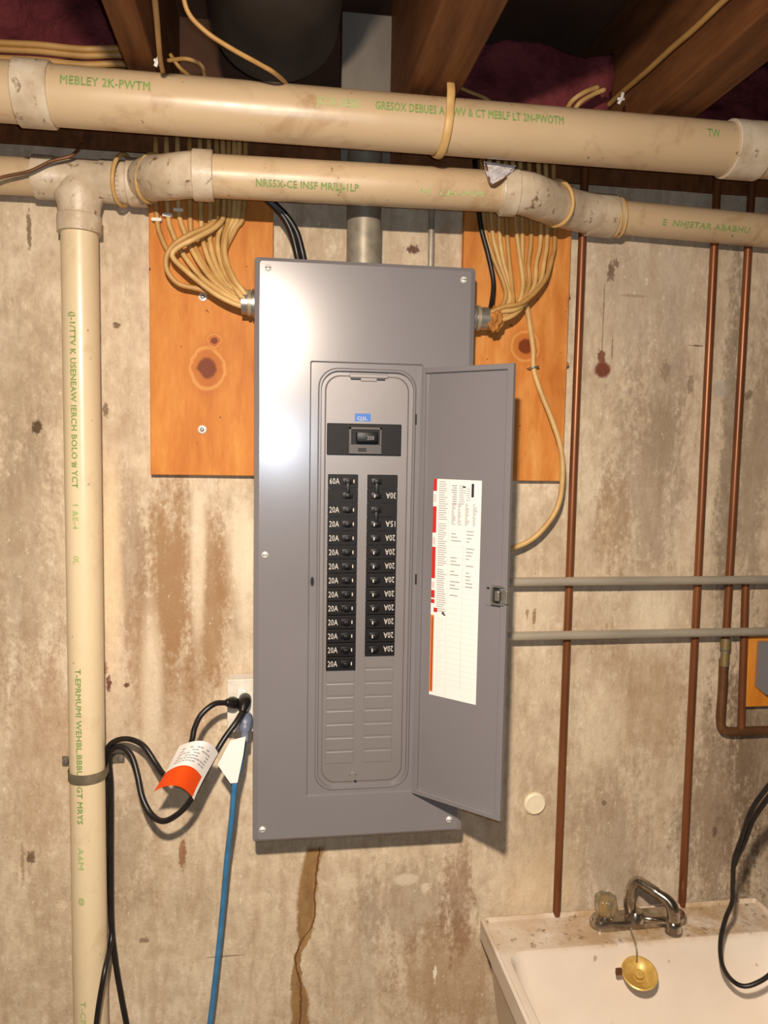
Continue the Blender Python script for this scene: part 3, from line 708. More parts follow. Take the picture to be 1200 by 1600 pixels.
bm.faces.new(rings[-1]); bm.faces.new(rings[0][::-1])
door = obj('door', bm, M_gray, panel)
def doorpt(px, py, n=.003):   # photo point -> door u, v
    r = RT*((px-600)/F)-UP*((py-800)/F)+fwd; o = hin+dn*n
    k = (o-CAM).dot(dn)/r.dot(dn); p = CAM+r*k-hin; return p.dot(du), p.z
# latch on the door
lu, lv = doorpt(776, 929); lu2, _ = doorpt(795, 929)
bm = bmesh.new(); dbox(bm, (lu-.020, .0025, lv-.020), (DW-.012, .0045, lv+.020), .0006)
la = obj('latch_plate', bm, M_gray, door)
bm = bmesh.new()
dbox(bm, (lu-.006, .004, lv-.014), (lu-.003, .013, lv+.014), .0005); dbox(bm, (lu-.006, .004, lv-.016), (lu+.018, .012, lv-.013), .0005); dbox(bm, (lu-.006, .004, lv+.013), (lu+.018, .012, lv+.016), .0005)
dbox(bm, (lu+.004, .004, lv-.008), (lu+.012, .019, lv+.009), .0015); dbox(bm, (lu+.014, .004, lv-.012), (lu+.024, .014, lv+.010), .001)
obj('latch', bm, M_zinc, door)
bm = bmesh.new(); dbox(bm, (lu-.003, .0045, lv-.012), (lu+.004, .0075, lv+.012)); dbox(bm, (lu-.017, .0043, lv+.008), (lu-.013, .0058, lv+.011)); obj('latch_gap', bm, M_dark, door)
for py in (655, 906, 1138):
    bm = bmesh.new(); zc = U(650, py, 1.315).z
    box(bm, (X(650, py)-.0012, PY+.0005, zc-.009), (X(650, py)+.0015, PY+.0045, zc+.009), .0004); obj('hinge_slot', bm, M_dark, panel)
# directory sheet on the door
u0, v1 = doorpt(678, 748); u1, _ = doorpt(753, 750); _, v0 = doorpt(673, 1085); _, v0b = doorpt(746, 1102)
v0 = (v0+v0b)/2
bm = bmesh.new(); dbox(bm, (u0, .0026, v0), (u1, .0034, v1))
W_ = u1-u0; H_ = v1-v0
def pb(a, b, c, d, mi): dbox(bm, (u0+W_*a, .0034, v0+H_*b), (u0+W_*c, .0037, v0+H_*d), 0, mi)
for b, d in ((.945, 1.0), (.755, .875), (.545, .69), (.455, .49), (.43, .448)): pb(.0, b, .075, d, 1)
for b, d in ((.895, .93), (.7, .735), (.50, .53)): pb(.01, b, .065, d, 5)
pb(.0, .015, .075, .375, 2); pb(.03, .02, .055, .365, 3)
rnd = random.Random(3)
for k in range(60):      # fine print in the margin column
    v = .99-k*.0100
    if .80 < v < .815 or .595 < v < .61: continue
    pb(.12, v-.0030, .12+rnd.uniform(.12, .20), v, 4)
for k in range(30): pb(.13, .36-k*.011, .13+rnd.uniform(.05, .18), .3615-k*.011, 5)
for k in range(9):
    v = .975-k*.010
    pb(.38+rnd.random()*.05, v-.004, .5, v, 4); pb(.55, v-.003, .55+rnd.uniform(.06, .14), v, 4)
    if k < 6: pb(.70, v-.015, .78, v-.0125, 4)
pb(.80, .925, .85, .985, 3); pb(.62, .965, .68, .972, 3)
for k in range(16):
    v = .895-k*.0062
    for c0 in (.40, .53, .68, .84): pb(c0, v-.0028, c0+rnd.uniform(.03, .1), v, 4)
for k in range(20):
    v = .775-k*.0155
    if rnd.random() < .8: pb(.40, v-.004, .40+rnd.uniform(.08, .22), v, 4)
    if rnd.random() < .8: pb(.72, v-.004, .72+rnd.uniform(.06, .17), v, 4)
pb(.655, .05, .662, .72, 5); pb(.34, .0, .345, .999, 5)
for k in range(26): pb(.36, .70-k*.0255, .98, .7008-k*.0255, 5)
pb(.24, .385, .29, .395, 3); pb(.27, .38, .32, .386, 3)
pb(.06, .39, .14, .41, 1)
sheet = obj('directory_sheet', bm, [M_white, M_red, M_orange_ink, M_inkd, M_ink, mat('faint_ink', (214, 196, 194), .6)], door); sheet['label'] = 'white printed directory with a red and orange left margin'

# ---------------------------------------------------------------- things above and beside the panel
# big conduit
a = U(568, 400, 1.368)
t3 = thing('vertical_conduit', Vector((a.x, a.y, PZ1-.012)), 'thick grey conduit entering the top of the panel', 'conduit')
bm = bmesh.new(); tube(bm, [Vector((a.x, a.y, PZ1-.0125)), Vector((a.x, a.y, WALLTOP+.01))], .0300, 26); obj('conduit_tube', bm, noisy('weathered_conduit', (136, 128, 112), (162, 152, 134), .45, .3, 40), t3, smooth=True)
bm = bmesh.new(); lathe(bm, (a.x, a.y, CZ+.445), (0, 0, 1), [(0, .029), (0, .036), (.02, .036), (.02, .029)], 26, caps=False); obj('coupling', bm, M_zinc, t3, smooth=True)
b = U(673, 405, 1.398); wallpipe('thin_conduit', [Vector((b.x, b.y, PZ1-.02)), Vector((b.x, b.y, WALLTOP-.01))], .0058, M_emt, 'thin grey tube rising from the panel top right of the thick conduit', 'conduit')
for k, (dx, lb) in enumerate(((0, 'left one of two black cables curving into the panel top'), (9, 'right one of two black cables curving into the panel top'))):
    wallpipe('black_cable', [U(380+dx*.4, 285, 1.345), U(412+dx*.4, 308, 1.345), U(440+dx*.6, 335, 1.35), U(455+dx*.9, 362, 1.355), U(463+dx, 392, 1.36), U(467+dx, 412, 1.36)], .0056, M_cordblk, lb, 'cable', 'black cables at the panel top')

def nm(pts, r, label, group, m=M_cable, flat=.62):
    P = spline([U(*p) for p in pts], 6); bm = bmesh.new(); tube(bm, P, r, 10, flat=1.0)
    o = obj('beige_cable', bm, m, smooth='all'); tag(o, label, 'cable', group); return o
# left connector and bundle
def connector(x, y, sgn, label):
    c = U(x, y, 1.36); k = thing('cable_connector', c, label, 'connector', 'cable connectors on the panel sides')
    bm = bmesh.new(); x_in = PX0+.011 if sgn < 0 else PX1-.011
    L_ = abs(c.x-x_in); lathe(bm, (x_in, c.y, c.z), (sgn, 0, 0), [(0, .022), (0, .024), (L_*.45, .024), (L_*.45, .020), (L_, .020), (L_, .016), (0.001, .016)], 24, caps=False); obj('connector_body', bm, M_zinc, k, smooth=True)
    bm = bmesh.new(); lathe(bm, (x_in+sgn*(L_*.5), c.y, c.z), (sgn, 0, 0), [(0, .020), (0, .0225), (.006, .0225), (.006, .020)], 24, caps=False); obj('clamp_ring', bm, M_strap, k, smooth=True)
    return c
cl = connector(377, 473, -1, 'round steel connector where the left cables enter the panel')
GL = 'beige cables fanning into the left connector'
Ls = [
 ([(243, 215, 1.388), (245, 335, 1.388), (252, 370, 1.388), (268, 400, 1.386), (300, 432, 1.378), (345, 462, 1.365), (388, 480, 1.36)], 'leftmost beige cable of the left fan, stapled at its top'),
 ([(260, 215, 1.388), (262, 330, 1.388), (270, 365, 1.388), (288, 400, 1.384), (318, 436, 1.374), (352, 460, 1.362), (388, 476, 1.358)], 'second beige cable from the left in the left fan'),
 ([(277, 215, 1.388), (279, 325, 1.388), (289, 365, 1.387), (305, 400, 1.382), (330, 435, 1.370), (358, 458, 1.360), (388, 472, 1.356)], 'third beige cable from the left in the left fan'),
 ([(296, 215, 1.388), (297, 330, 1.388), (300, 370, 1.388), (314, 405, 1.380), (338, 438, 1.368), (364, 458, 1.358), (388, 469, 1.357)], 'fourth beige cable from the left in the left fan'),
 ([(312, 215, 1.388), (314, 330, 1.388), (316, 370, 1.386), (326, 405, 1.378), (345, 438, 1.364), (368, 455, 1.356), (388, 466, 1.358)], 'fifth beige cable from the left in the left fan'),
 ([(326, 215, 1.388), (329, 330, 1.386), (328, 375, 1.382), (336, 410, 1.372), (352, 440, 1.360), (372, 455, 1.352), (388, 463, 1.355)], 'beige cable in the middle of the left fan beside the looped one'),
 ([(338, 215, 1.384), (340, 322, 1.380), (330, 350, 1.372), (298, 366, 1.364), (272, 382, 1.362), (260, 402, 1.362), (262, 424, 1.364), (280, 444, 1.368), (312, 452, 1.370), (350, 465, 1.363), (388, 478, 1.357)], 'beige cable bowed out in a wide loop over the left board'),
 ([(348, 215, 1.386), (350, 325, 1.384), (340, 352, 1.372), (306, 372, 1.356), (276, 388, 1.354), (270, 402, 1.354), (292, 424, 1.352), (330, 455, 1.350), (360, 472, 1.350), (388, 482, 1.354)], 'beige cable crossing over the loop down to the connector bottom'),
 ([(347, 215, 1.388), (349, 330, 1.388), (340, 375, 1.384), (345, 410, 1.372), (358, 438, 1.356), (374, 452, 1.35), (388, 461, 1.352)], 'beige cable just right of the loop in the left fan'),
 ([(357, 215, 1.388), (358, 330, 1.388), (350, 370, 1.382), (350, 405, 1.370), (362, 436, 1.352), (376, 450, 1.348), (388, 460, 1.36)], 'fourth beige cable from the right in the left fan'),
 ([(366, 215, 1.388), (366, 330, 1.388), (354, 365, 1.384), (352, 400, 1.366), (366, 436, 1.350), (379, 454, 1.346), (388, 466, 1.350)], 'third beige cable from the right in the left fan'),
 ([(374, 215, 1.388), (373, 330, 1.388), (360, 362, 1.388), (350, 395, 1.380), (356, 430, 1.362), (376, 462, 1.346), (388, 470, 1.346)], 'second beige cable from the right in the left fan'),
 ([(384, 215, 1.388), (381, 330, 1.388), (368, 358, 1.389), (352, 392, 1.388), (352, 424, 1.374), (370, 456, 1.355), (388, 474, 1.350)], 'rightmost beige cable of the left fan'),
]
for k, (p, lb) in enumerate(Ls): nm(p, .0046, lb, GL, M_cable if k % 3 else M_cable2)
for k, (x, y) in enumerate(((245, 344), (262, 337), (279, 329))):
    c = U(x, y, 1.389); bm = bmesh.new()
    box(bm, (c.x-.0075, c.y-.006, c.z-.003), (c.x+.0075, c.y-.0035, c.z+.003), .001); box(bm, (c.x-.0085, c.y-.006, c.z-.002), (c.x-.006, c.y+.0065, c.z+.002), .0005); box(bm, (c.x+.006, c.y-.006, c.z-.002), (c.x+.0085, c.y+.0065, c.z+.002), .0005)
    o = obj('cable_staple', bm, M_whitepl); tag(o, ['white staple over the leftmost cable on the left board', 'white staple over the second cable on the left board', 'white staple over the third cable on the left board'][k], 'staple', 'white cable staples')
# right connector and bundle
cr = connector(762, 498, 1, 'round steel connector where the right cables enter the panel')
GR = 'beige cables fanning into the right connector'
Rs = [
 ([(752, 225, 1.388), (757, 350, 1.388), (770, 400, 1.384), (786, 440, 1.380), (790, 465, 1.372), (776, 490, 1.360), (762, 498, 1.36)], 'leftmost beige cable of the right fan beside the black cable'),
 ([(764, 228, 1.388), (768, 350, 1.388), (778, 400, 1.386), (790, 440, 1.382), (796, 468, 1.374), (780, 492, 1.360), (760, 500, 1.36)], 'second beige cable from the left in the right fan'),
 ([(778, 228, 1.388), (780, 355, 1.388), (786, 405, 1.388), (795, 445, 1.384), (797, 474, 1.370), (780, 494, 1.356), (760, 500, 1.358)], 'third beige cable from the left in the right fan'),
 ([(790, 228, 1.388), (792, 355, 1.388), (796, 410, 1.387), (800, 450, 1.380), (800, 476, 1.366), (780, 496, 1.354), (760, 502, 1.357)], 'fourth beige cable from the left in the right fan'),
 ([(800, 228, 1.384), (806, 348, 1.380), (812, 400, 1.378), (817, 445, 1.372), (808, 478, 1.360), (785, 494, 1.352), (760, 500, 1.355)], 'pale beige cable running over the middle of the right fan'),
 ([(812, 230, 1.388), (816, 360, 1.388), (816, 410, 1.387), (818, 450, 1.378), (805, 482, 1.362), (784, 497, 1.352), (760, 504, 1.355)], 'beige cable just right of the pale one in the right fan'),
 ([(826, 230, 1.388), (830, 362, 1.388), (826, 410, 1.386), (826, 448, 1.376), (808, 484, 1.358), (785, 498, 1.350), (760, 504, 1.354)], 'fourth beige cable from the right in the right fan'),
 ([(840, 230, 1.388), (845, 365, 1.388), (838, 410, 1.384), (834, 448, 1.372), (810, 486, 1.354), (785, 500, 1.348), (760, 505, 1.353)], 'third beige cable from the right in the right fan'),
 ([(852, 232, 1.388), (855, 366, 1.388), (850, 410, 1.380), (842, 446, 1.366), (812, 480, 1.350), (785, 487, 1.346), (760, 495, 1.350)], 'second beige cable from the right in the right fan'),
 ([(864, 232, 1.388), (867, 368, 1.388), (862, 405, 1.378), (850, 440, 1.360), (818, 472, 1.346), (785, 480, 1.344), (760, 492, 1.350)], 'rightmost beige cable of the right fan'),
]
for k, (p, lb) in enumerate(Rs): nm(p, .0044, lb, GR, M_cable if k % 3 else M_cable2)
bm = bmesh.new(); tube(bm, spline([U(742, 250, 1.386), U(750, 345, 1.386), U(762, 395, 1.384), (U(771, 440, 1.382)), U(768, 475, 1.372), U(762, 494, 1.36)], 6), .0046, 10)
o = obj('black_cable', bm, M_cordblk, smooth='all'); tag(o, 'black cable at the left side of the right cable fan', 'cable')
# putty lump
bm = bmesh.new(); bmesh.ops.create_icosphere(bm, subdivisions=4, radius=1)
cp = U(773, 500, 1.352)
for v in bm.verts:
    n = v.co.copy(); k = 1+.35*noise.noise(n*2.2)+.15*noise.noise(n*5); v.co = cp+Vector((n.x*.016, n.y*.015, n.z*.022))*k
o = obj('sealing_putty', bm, M_putty, smooth='all'); tag(o, 'lump of orange-brown sealing putty at the right connector', 'putty')
# the long loop cable
nm([(822, 470, 1.378), (828, 510, 1.386), (833, 545, 1.389), (834, 577, 1.389), (844, 610, 1.383), (862, 655, 1.375), (876, 700, 1.37), (879, 745, 1.37), (872, 790, 1.372), (850, 825, 1.376), (822, 848, 1.38), (780, 862, 1.38), (735, 866, 1.378)], .0052, 'pale beige cable looping down the right board and back behind the door', GR)
c = U(834, 576, 1.385); bm = bmesh.new(); tube(bm, [c+Vector((-.009, .011, 0)), c+Vector((-.008, -.004, .001)), c+Vector((.008, -.004, .004)), c+Vector((.010, .011, .004))], .0016, 8)
o = obj('wire_staple', bm, M_zinc, smooth='all'); tag(o, 'metal staple holding the looping cable to the right board', 'staple')
# nails at the board edge
for x, y, lb in ((886, 464, 'rusty nail stub in the wall by the upper edge of the right board'), (884, 570, 'rusty nail stub in the wall halfway down the right board')):
    c = U(x, y, 1.412); bm = bmesh.new(); lathe(bm, c+Vector((0, .004, 0)), (-.2, -1, 0), [(0, .002), (.016, .002), (.0165, .0045), (.018, .0045)], 10); o = obj('nail', bm, M_oldcopper, smooth=True); tag(o, lb, 'nail', 'nails in the wall')

# ---------------------------------------------------------------- wires and bits near the ceiling
def thin(pts, r, m, label, group=None, name='thin_wire'):
    bm = bmesh.new(); tube(bm, spline([U(*p) for p in pts], 7), r, 8); o = obj(name, bm, m, smooth='all'); tag(o, label, 'wire' if 'wire' in name else 'cable', group)
thin([(282, -40, 1.06), (292, 15, 1.07), (320, 48, 1.08), (360, 75, 1.09), (405, 100, 1.11), (430, 115, 1.13), (450, 135, 1.2), (455, 160, 1.28)], .0032, M_cable2, 'slack beige wire sagging across the front of the round duct')
thin([(-60, 300, 1.322), (0, 278, 1.325), (45, 268, 1.325), (80, 252, 1.325), (112, 243, 1.328), (130, 225, 1.34)], .0028, M_oldcopper, 'dark brown wire crossing the lower pipe at the left edge')
for k, (y, d, lb) in enumerate(((70, 1.30, 'top beige cable of those crossing the joist bay at top left'), (80, 1.305, 'upper middle beige cable crossing the bay at top left'), (94, 1.30, 'lower middle beige cable crossing the bay at top left'), (106, 1.30, 'lowest beige cable crossing the bay at top left'))):
    thin([(-200, y-14, d), (0, y-3, d), (60, y, d), (130, y+7, d), (190, y+6, d), (215, y+14, d)], .0050, M_cable2, lb, 'cables crossing the top left bay', 'beige_cable')
thin([(262, 95, 1.28), (290, 92, 1.27), (312, 100, 1.27), (320, 118, 1.28), (322, 150, 1.33)], .0032, M_cable2, 'small hooked beige cable between left joist and duct', 'loose cables by the left joist', 'beige_cable')
thin([(266, 85, 1.28), (280, 105, 1.28), (300, 125, 1.31), (312, 160, 1.35)], .0032, M_cable2, 'beige cable dropping diagonally right of the left joist', 'loose cables by the left joist', 'beige_cable')
thin([(240, -20, .162/.178*1.0), (245, 30, 1.0), (250, 90, 1.10), (256, 120, 1.2), (262, 160, 1.33)], .0036, M_cable2, 'beige cable running down the right edge of the left joist', 'loose cables by the left joist', 'beige_cable')
def onx(px, py, xx): q = (U(px, py, 2)-CAM)/2; return (px, py, xx/q.x)
thin([onx(1165, -30, .594), onx(1130, 2, .594), onx(1085, 45, .594), onx(1050, 75, .594), onx(1010, 112, .594), onx(975, 142, .594), onx(950, 165, .594)], .0046, M_cable2, 'beige cable running along the side of the broad right joist', None, 'beige_cable')
thin([(935, 136, 1.30), (912, 145, 1.29), (892, 160, 1.30), (880, 185, 1.33)], .0042, M_cable, 'left of two short beige cables bent behind the upper pipe at right', 'bent cables right of the insulation', 'beige_cable')
thin([(945, 140, 1.30), (922, 150, 1.30), (902, 165, 1.30), (893, 190, 1.33)], .0042, M_cable, 'right of two short beige cables bent behind the upper pipe at right', 'bent cables right of the insulation', 'beige_cable')
thin([(700, 128, 1.33), (730, 142, 1.32), (765, 158, 1.31), (790, 190, 1.33)], .0032, M_cable2, 'thin beige wire behind the hanger strap')
for x, y, d, lb in ((247, 95, 1.17, 'white staple on the right edge of the left joist'), (970, 155, 1.24, 'white staple at the bottom of the broad right joist'), (1168, 92, 1.395, 'white staple hanging in the dark bay at top right')):
    c = U(x, y, d); bm = bmesh.new(); tube(bm, [c+Vector((-.004, 0, -.008)), c+Vector((0, -.003, 0)), c+Vector((.003, 0, .009))], .0028, 8); box(bm, c+Vector((-.006, -.002, -.002)), c+Vector((.006, .002, .002)), .0008)
    o = obj('cable_staple', bm, M_whitepl, smooth=True); tag(o, lb, 'staple', 'white staples on the joists')
# foil scrap
bm = bmesh.new()
P = [U(755, 253, 1.235), U(806, 260, 1.245), U(800, 272, 1.24), U(768, 289, 1.235), U(760, 272, 1.232)]
vs = [bm.verts.new(p) for p in P]; bm.faces.new(vs); bmesh.ops.triangulate(bm, faces=bm.faces[:]); bmesh.ops.subdivide_edges(bm, edges=bm.edges[:], cuts=4, use_grid_fill=True)
for v in bm.verts: v.co.y += .004*noise.noise(v.co*160)
bmesh.ops.solidify(bm, geom=bm.faces[:], thickness=.0012)
k = thing('foil_hanger', U(768, 289, 1.238), 'crumpled silver foil scrap hanging over the lower pipe', 'foil')
obj('foil', bm, M_tape, k)
bm = bmesh.new(); tube(bm, spline([U(752, 212, 1.25), U(752, 236, 1.24), U(760, 262, 1.234), U(768, 289, 1.235), U(785, 282, 1.238), U(806, 260, 1.245)], 4), .0026, 8, flat=.5); obj('wire_rim', bm, M_oldcopper, k, smooth='all')

# ---------------------------------------------------------------- outlet, plugs and cords
a = U(356, 1063, 1.375); b = U(400, 1142, 1.375)
k = thing('outlet_box', Vector(((a.x+b.x)/2, -.02, b.z)), 'pale surface outlet box half hidden by the left side of the panel', 'outlet')
bx1 = PX0+.010
bm = bxo((a.x, -.038, b.z), (bx1, -.001, a.z), .002); obj('box_body', bm, M_whitepl, k)
bm = bxo((a.x-.001, -.0405, b.z-.001), (bx1, -.038, a.z+.001), .001); obj('cover_plate', bm, noisy('dirty_white_plate', (206, 196, 180), (228, 220, 206), .45, 0, 40), k)
bm = bmesh.new()
for dz in (-.020, .020):
    box(bm, (a.x+.016, -.0425, (a.z+b.z)/2+dz-.012), (a.x+.034, -.0405, (a.z+b.z)/2+dz+.012), .003)
obj('receptacle', bm, M_whitepl, k)
GC = 'black appliance cords'
def cord(plug_pts, pts, r, label):
    t = thing('power_cord', U(*pts[-1]), label, 'cord', GC)
    bm = bmesh.new(); tube(bm, spline([U(*p) for p in pts], 7), r, 10); obj('cord', bm, M_cordblk, t, smooth='all')
    bm = bmesh.new(); P = spline([U(*p) for p in plug_pts], 4); n = len(P)-1
    tube(bm, P, .008, 12, radii=[.0115 if i < n*.45 else .0115-.0065*((i/n-.45)/.55) for i in range(n+1)]); obj('plug', bm, M_cordblk, t, smooth='all')
cord([(367, 1100, 1.372), (362, 1098, 1.35), (352, 1098, 1.335)],
     [(354, 1098, 1.337), (335, 1100, 1.32), (315, 1116, 1.31), (304, 1138, 1.305), (299, 1160, 1.30), (285, 1190, 1.305), (268, 1212, 1.31), (255, 1209, 1.32), (243, 1192, 1.335), (225, 1166, 1.35), (203, 1155, 1.365), (182, 1157, 1.38), (168, 1170, 1.39), (167, 1200, 1.395), (168, 1300, 1.40), (172, 1400, 1.40), (174, 1465, 1.39), (163, 1520, 1.34), (151, 1595, 1.322), (146, 1680, 1.31)],
     .0048, 'black cord leaving the outlet leftwards, its lower end swinging over the riser')
cord([(383, 1092, 1.372), (381, 1100, 1.35), (378, 1114, 1.335)],
     [(379, 1112, 1.335), (368, 1130, 1.32), (352, 1152, 1.31), (338, 1175, 1.30), (318, 1212, 1.30), (298, 1250, 1.30), (278, 1272, 1.30), (255, 1283, 1.31), (236, 1272, 1.325), (222, 1245, 1.34), (215, 1212, 1.355), (206, 1182, 1.37), (192, 1167, 1.38), (178, 1169, 1.385), (170, 1184, 1.392), (173, 1230, 1.398), (173, 1340, 1.398), (174, 1440, 1.395), (180, 1500, 1.39), (190, 1560, 1.38), (199, 1610, 1.375), (206, 1680, 1.37)],
     .0052, 'black cord leaving the outlet downwards through the tag, whose lower end swings right')
# curved warning tag round the cords
rows = [((280, 1166), (318, 1158), (341, 1177)), ((258, 1208), (292, 1196), (318, 1218)), ((240, 1237), (276, 1228), (303, 1250))]
def q3(a, b, c, t): return (a[0]*(1-t)*(1-2*t)+4*b[0]*t*(1-t)+c[0]*t*(2*t-1), a[1]*(1-t)*(1-2*t)+4*b[1]*t*(1-t)+c[1]*t*(2*t-1))
bm = bmesh.new(); NS, NT = 26, 18; V = []
def tagp(s, tt, off=0):
    a, b, c = [q3(*r_, tt) for r_ in rows]; p = q3(a, b, c, s); d = 1.292-.026*math.sin(math.pi*tt)-off; return U(p[0], p[1], d)
V = [[bm.verts.new(tagp(i/NS, j/NT)) for j in range(NT+1)] for i in range(NS+1)]
for i in range(NS):
    for j in range(NT): 
        f = bm.faces.new((V[i][j], V[i+1][j], V[i+1][j+1], V[i][j+1])); f.material_index = 1 if (i >= 13 and j < NT-1) else 0
for r_ in range(6):
    s0 = .10+r_*.055
    for c_ in range(9):
        if random.random() < .2: continue
        t0 = .12+c_*.085; q = [tagp(s0, t0, .0012), tagp(s0+.018, t0, .0012), tagp(s0+.018, t0+.07, .0012), tagp(s0, t0+.07, .0012)]; poly(bm, q, 2)
o = obj('warning_tag', bm, [M_white, M_orange_tag, M_ink], smooth='all'); tag(o, 'curled white and orange warning tag wrapped around the black cords', 'tag')
# blue cord with its plug and white tag
t = thing('power_cord', U(368, 1224, 1.33), 'blue extension cord hanging straight down below the outlet', 'cord')
bm = bmesh.new(); tube(bm, spline([U(381, 1150, 1.345), U(376, 1190, 1.325), U(367, 1224, 1.316), U(362, 1280, 1.335), U(355, 1340, 1.355), U(348, 1420, 1.37), U(341, 1490, 1.375), U(333, 1560, 1.375), U(326, 1620, 1.375), U(320, 1700, 1.37)], 7), .0052, 12); obj('cord', bm, M_blue, t, smooth='all')
bm = bmesh.new(); P = spline([U(384, 1120, 1.372), U(384, 1124, 1.352), U(383, 1140, 1.342), U(382, 1160, 1.338)], 5); n = len(P)-1
tube(bm, P, .01, 12, radii=[.0125 if i < n*.5 else (.0105 if i < n*.7 else .0075) for i in range(n+1)], flat=.8); obj('plug', bm, noisy('blue_grey_plug', (96, 102, 122), (120, 126, 146), .4, 0, 20), t, smooth='all')
bm = bmesh.new(); P = [U(360, 1157, 1.308), U(384, 1151, 1.308), U(380, 1180, 1.308), U(371, 1223, 1.308), U(360, 1224, 1.308), U(340, 1195, 1.308)]
vs = [bm.verts.new(p) for p in P]; v2 = [bm.verts.new(p+Vector((0, .0009, 0))) for p in P]; bm.faces.new(vs); bm.faces.new(v2[::-1])
for q in range(len(P)): bm.faces.new((vs[q], vs[(q+1) % len(P)], v2[(q+1) % len(P)], v2[q]))
obj('paper_tag', bm, M_white, t)['label'] = 'small white paper tag'

# wall cap
c = U(836, 1256, 1.412); bm = bmesh.new(); lathe(bm, (c.x, .002, c.z), (0, -1, 0), [(0, .0225), (.005, .0225), (.0075, .0205), (.0085, .0185), (.0080, .0165), (.0090, .006), (.0092, .001)], 32)
o = obj('round_cover', bm, mat('cream_plastic', (236, 222, 190), .5), smooth=True); tag(o, 'small round cream cap on the wall right of the panel door', 'cap')

# ---------------------------------------------------------------- laundry sink
SZ = U(960, 1418, 1.40).z; yb = -.012
sx0 = U(750, 1434, 1.40).x; sx1 = U(1180, 1403, 1.40).x+.004
def onz(px, py, z):
    r = RT*((px-600)/F)-UP*((py-800)/F)+fwd; return CAM+r*((z-CAM.z)/r.z)
lf = onz(838, 1600, SZ); dk = onz(900, 1472, SZ)
print('SINK', SZ, sx0, sx1, lf, dk)
deck = dk.y; yf = -.60
def m_tub():
    m = mat('tub_plastic', (226, 214, 198), .32); g = G(m); co = g.coord('World'); X_ = g.n('ShaderNodeSeparateXYZ'); g.l(co, X_.inputs[0])
    c = g.ramp(g.noise(co, 6, 4), [(.3, (222, 206, 188)), (.7, (234, 222, 206))])
    ondeck = g.math('MULTIPLY', g.rng(X_.outputs[1], deck-.012, deck+.006), g.rng(X_.outputs[2], SZ-.02, SZ-.008))
    near = g.rng(g.math('ABSOLUTE', g.math('SUBTRACT', X_.outputs[0], (sx0+sx1)/2+.05)), .08, .32, 1, .45, True)
    c = g.mix(g.math('MULTIPLY', ondeck, g.math('MULTIPLY', near, g.rng(g.noise(co, 16, 6, .65), .32, .56, 0, .85))), c, (176, 140, 92))
    c = g.mix(g.math('MULTIPLY', ondeck, g.rng(g.noise(co, 60, 5, .7), .57, .66, 0, .8)), c, (112, 78, 48))
    c = g.mix(g.rng(g.noise(co, 28, 3, .5), .72, .76, 0, .6), c, (130, 100, 72)); g.col(c); return m
M_tub = m_tub()
sink = thing('laundry_sink', ((sx0+sx1)/2, (yb+yf)/2, 0), 'white laundry tub standing against the wall under the copper pipes', 'sink')
bm = bmesh.new()
o1 = rrect(sx0, sx1, yf, yb, .008, 4)
o2 = rrect(sx0+.003, sx1-.003, yf+.003, yb-.003, .008, 4)
lipw = .006
o3 = rrect(sx0+lipw, sx1-lipw, yf+lipw, yb-lipw, .007, 4)
o4 = rrect(sx0+lipw+.004, sx1-lipw-.004, yf+lipw+.004, yb-lipw-.004, .007, 4)
i1 = rrect(sx0+.024, sx1-.024, yf+.03, deck, .03, 4)
i2 = rrect(sx0+.030, sx1-.030, yf+.036, deck-.008, .03, 4)
i3 = rrect(sx0+.065, sx1-.065, yf+.08, deck-.07, .05, 4)
i4 = rrect(sx0+.10, sx1-.10, yf+.12, deck-.11, .05, 4)
def lv(l, z): return [Vector((x, y, z)) for x, y in l]
seq = [lv(rrect(sx0+.05, sx1-.05, yf+.06, yb-.03, .04, 4), SZ-.36), lv(rrect(sx0+.014, sx1-.014, yf+.016, yb-.004, .02, 4), SZ-.05), lv(rrect(sx0+.012, sx1-.012, yf+.012, yb-.004, .008, 4), SZ-.042), lv(o1, SZ-.040), lv(o1, SZ-.002), lv(o2, SZ), lv(o3, SZ), lv(o4, SZ-.007), lv(i1, SZ-.009), lv(i2, SZ-.020), lv(i3, SZ-.30), lv(i4, SZ-.335)]
rg = [[bm.verts.new(p) for p in q] for q in seq]; n = len(rg[0])
for a, b in zip(rg, rg[1:]):
    for q in range(n): bm.faces.new((a[q], a[(q+1) % n], b[(q+1) % n], b[q]))
bm.faces.new(rg[-1]); bm.faces.new(rg[0][::-1])
tub = obj('tub', bm, M_tub, sink, smooth=True)
for dx, dy_ in ((.08, .06), (.08, -.06), (-.08, .06), (-.08, -.06)):
    x = sx0+dx if dx > 0 else sx1+dx; y = yf+.09 if dy_ > 0 else yb-.07
    bm = bmesh.new(); tube(bm, [Vector((x, y, .001)), Vector((x, y, SZ-.33))], .018, 10); obj('leg', bm, M_whitepl, sink, smooth=True)
bm = bmesh.new(); lathe(bm, ((sx0+sx1)/2, (yf+deck)/2, SZ-.334), (0, 0, 1), [(0, .04), (.003, .04), (.004, .03), (.001, .025)], 24); obj('drain_ring', bm, M_zinc, tub, smooth=True)
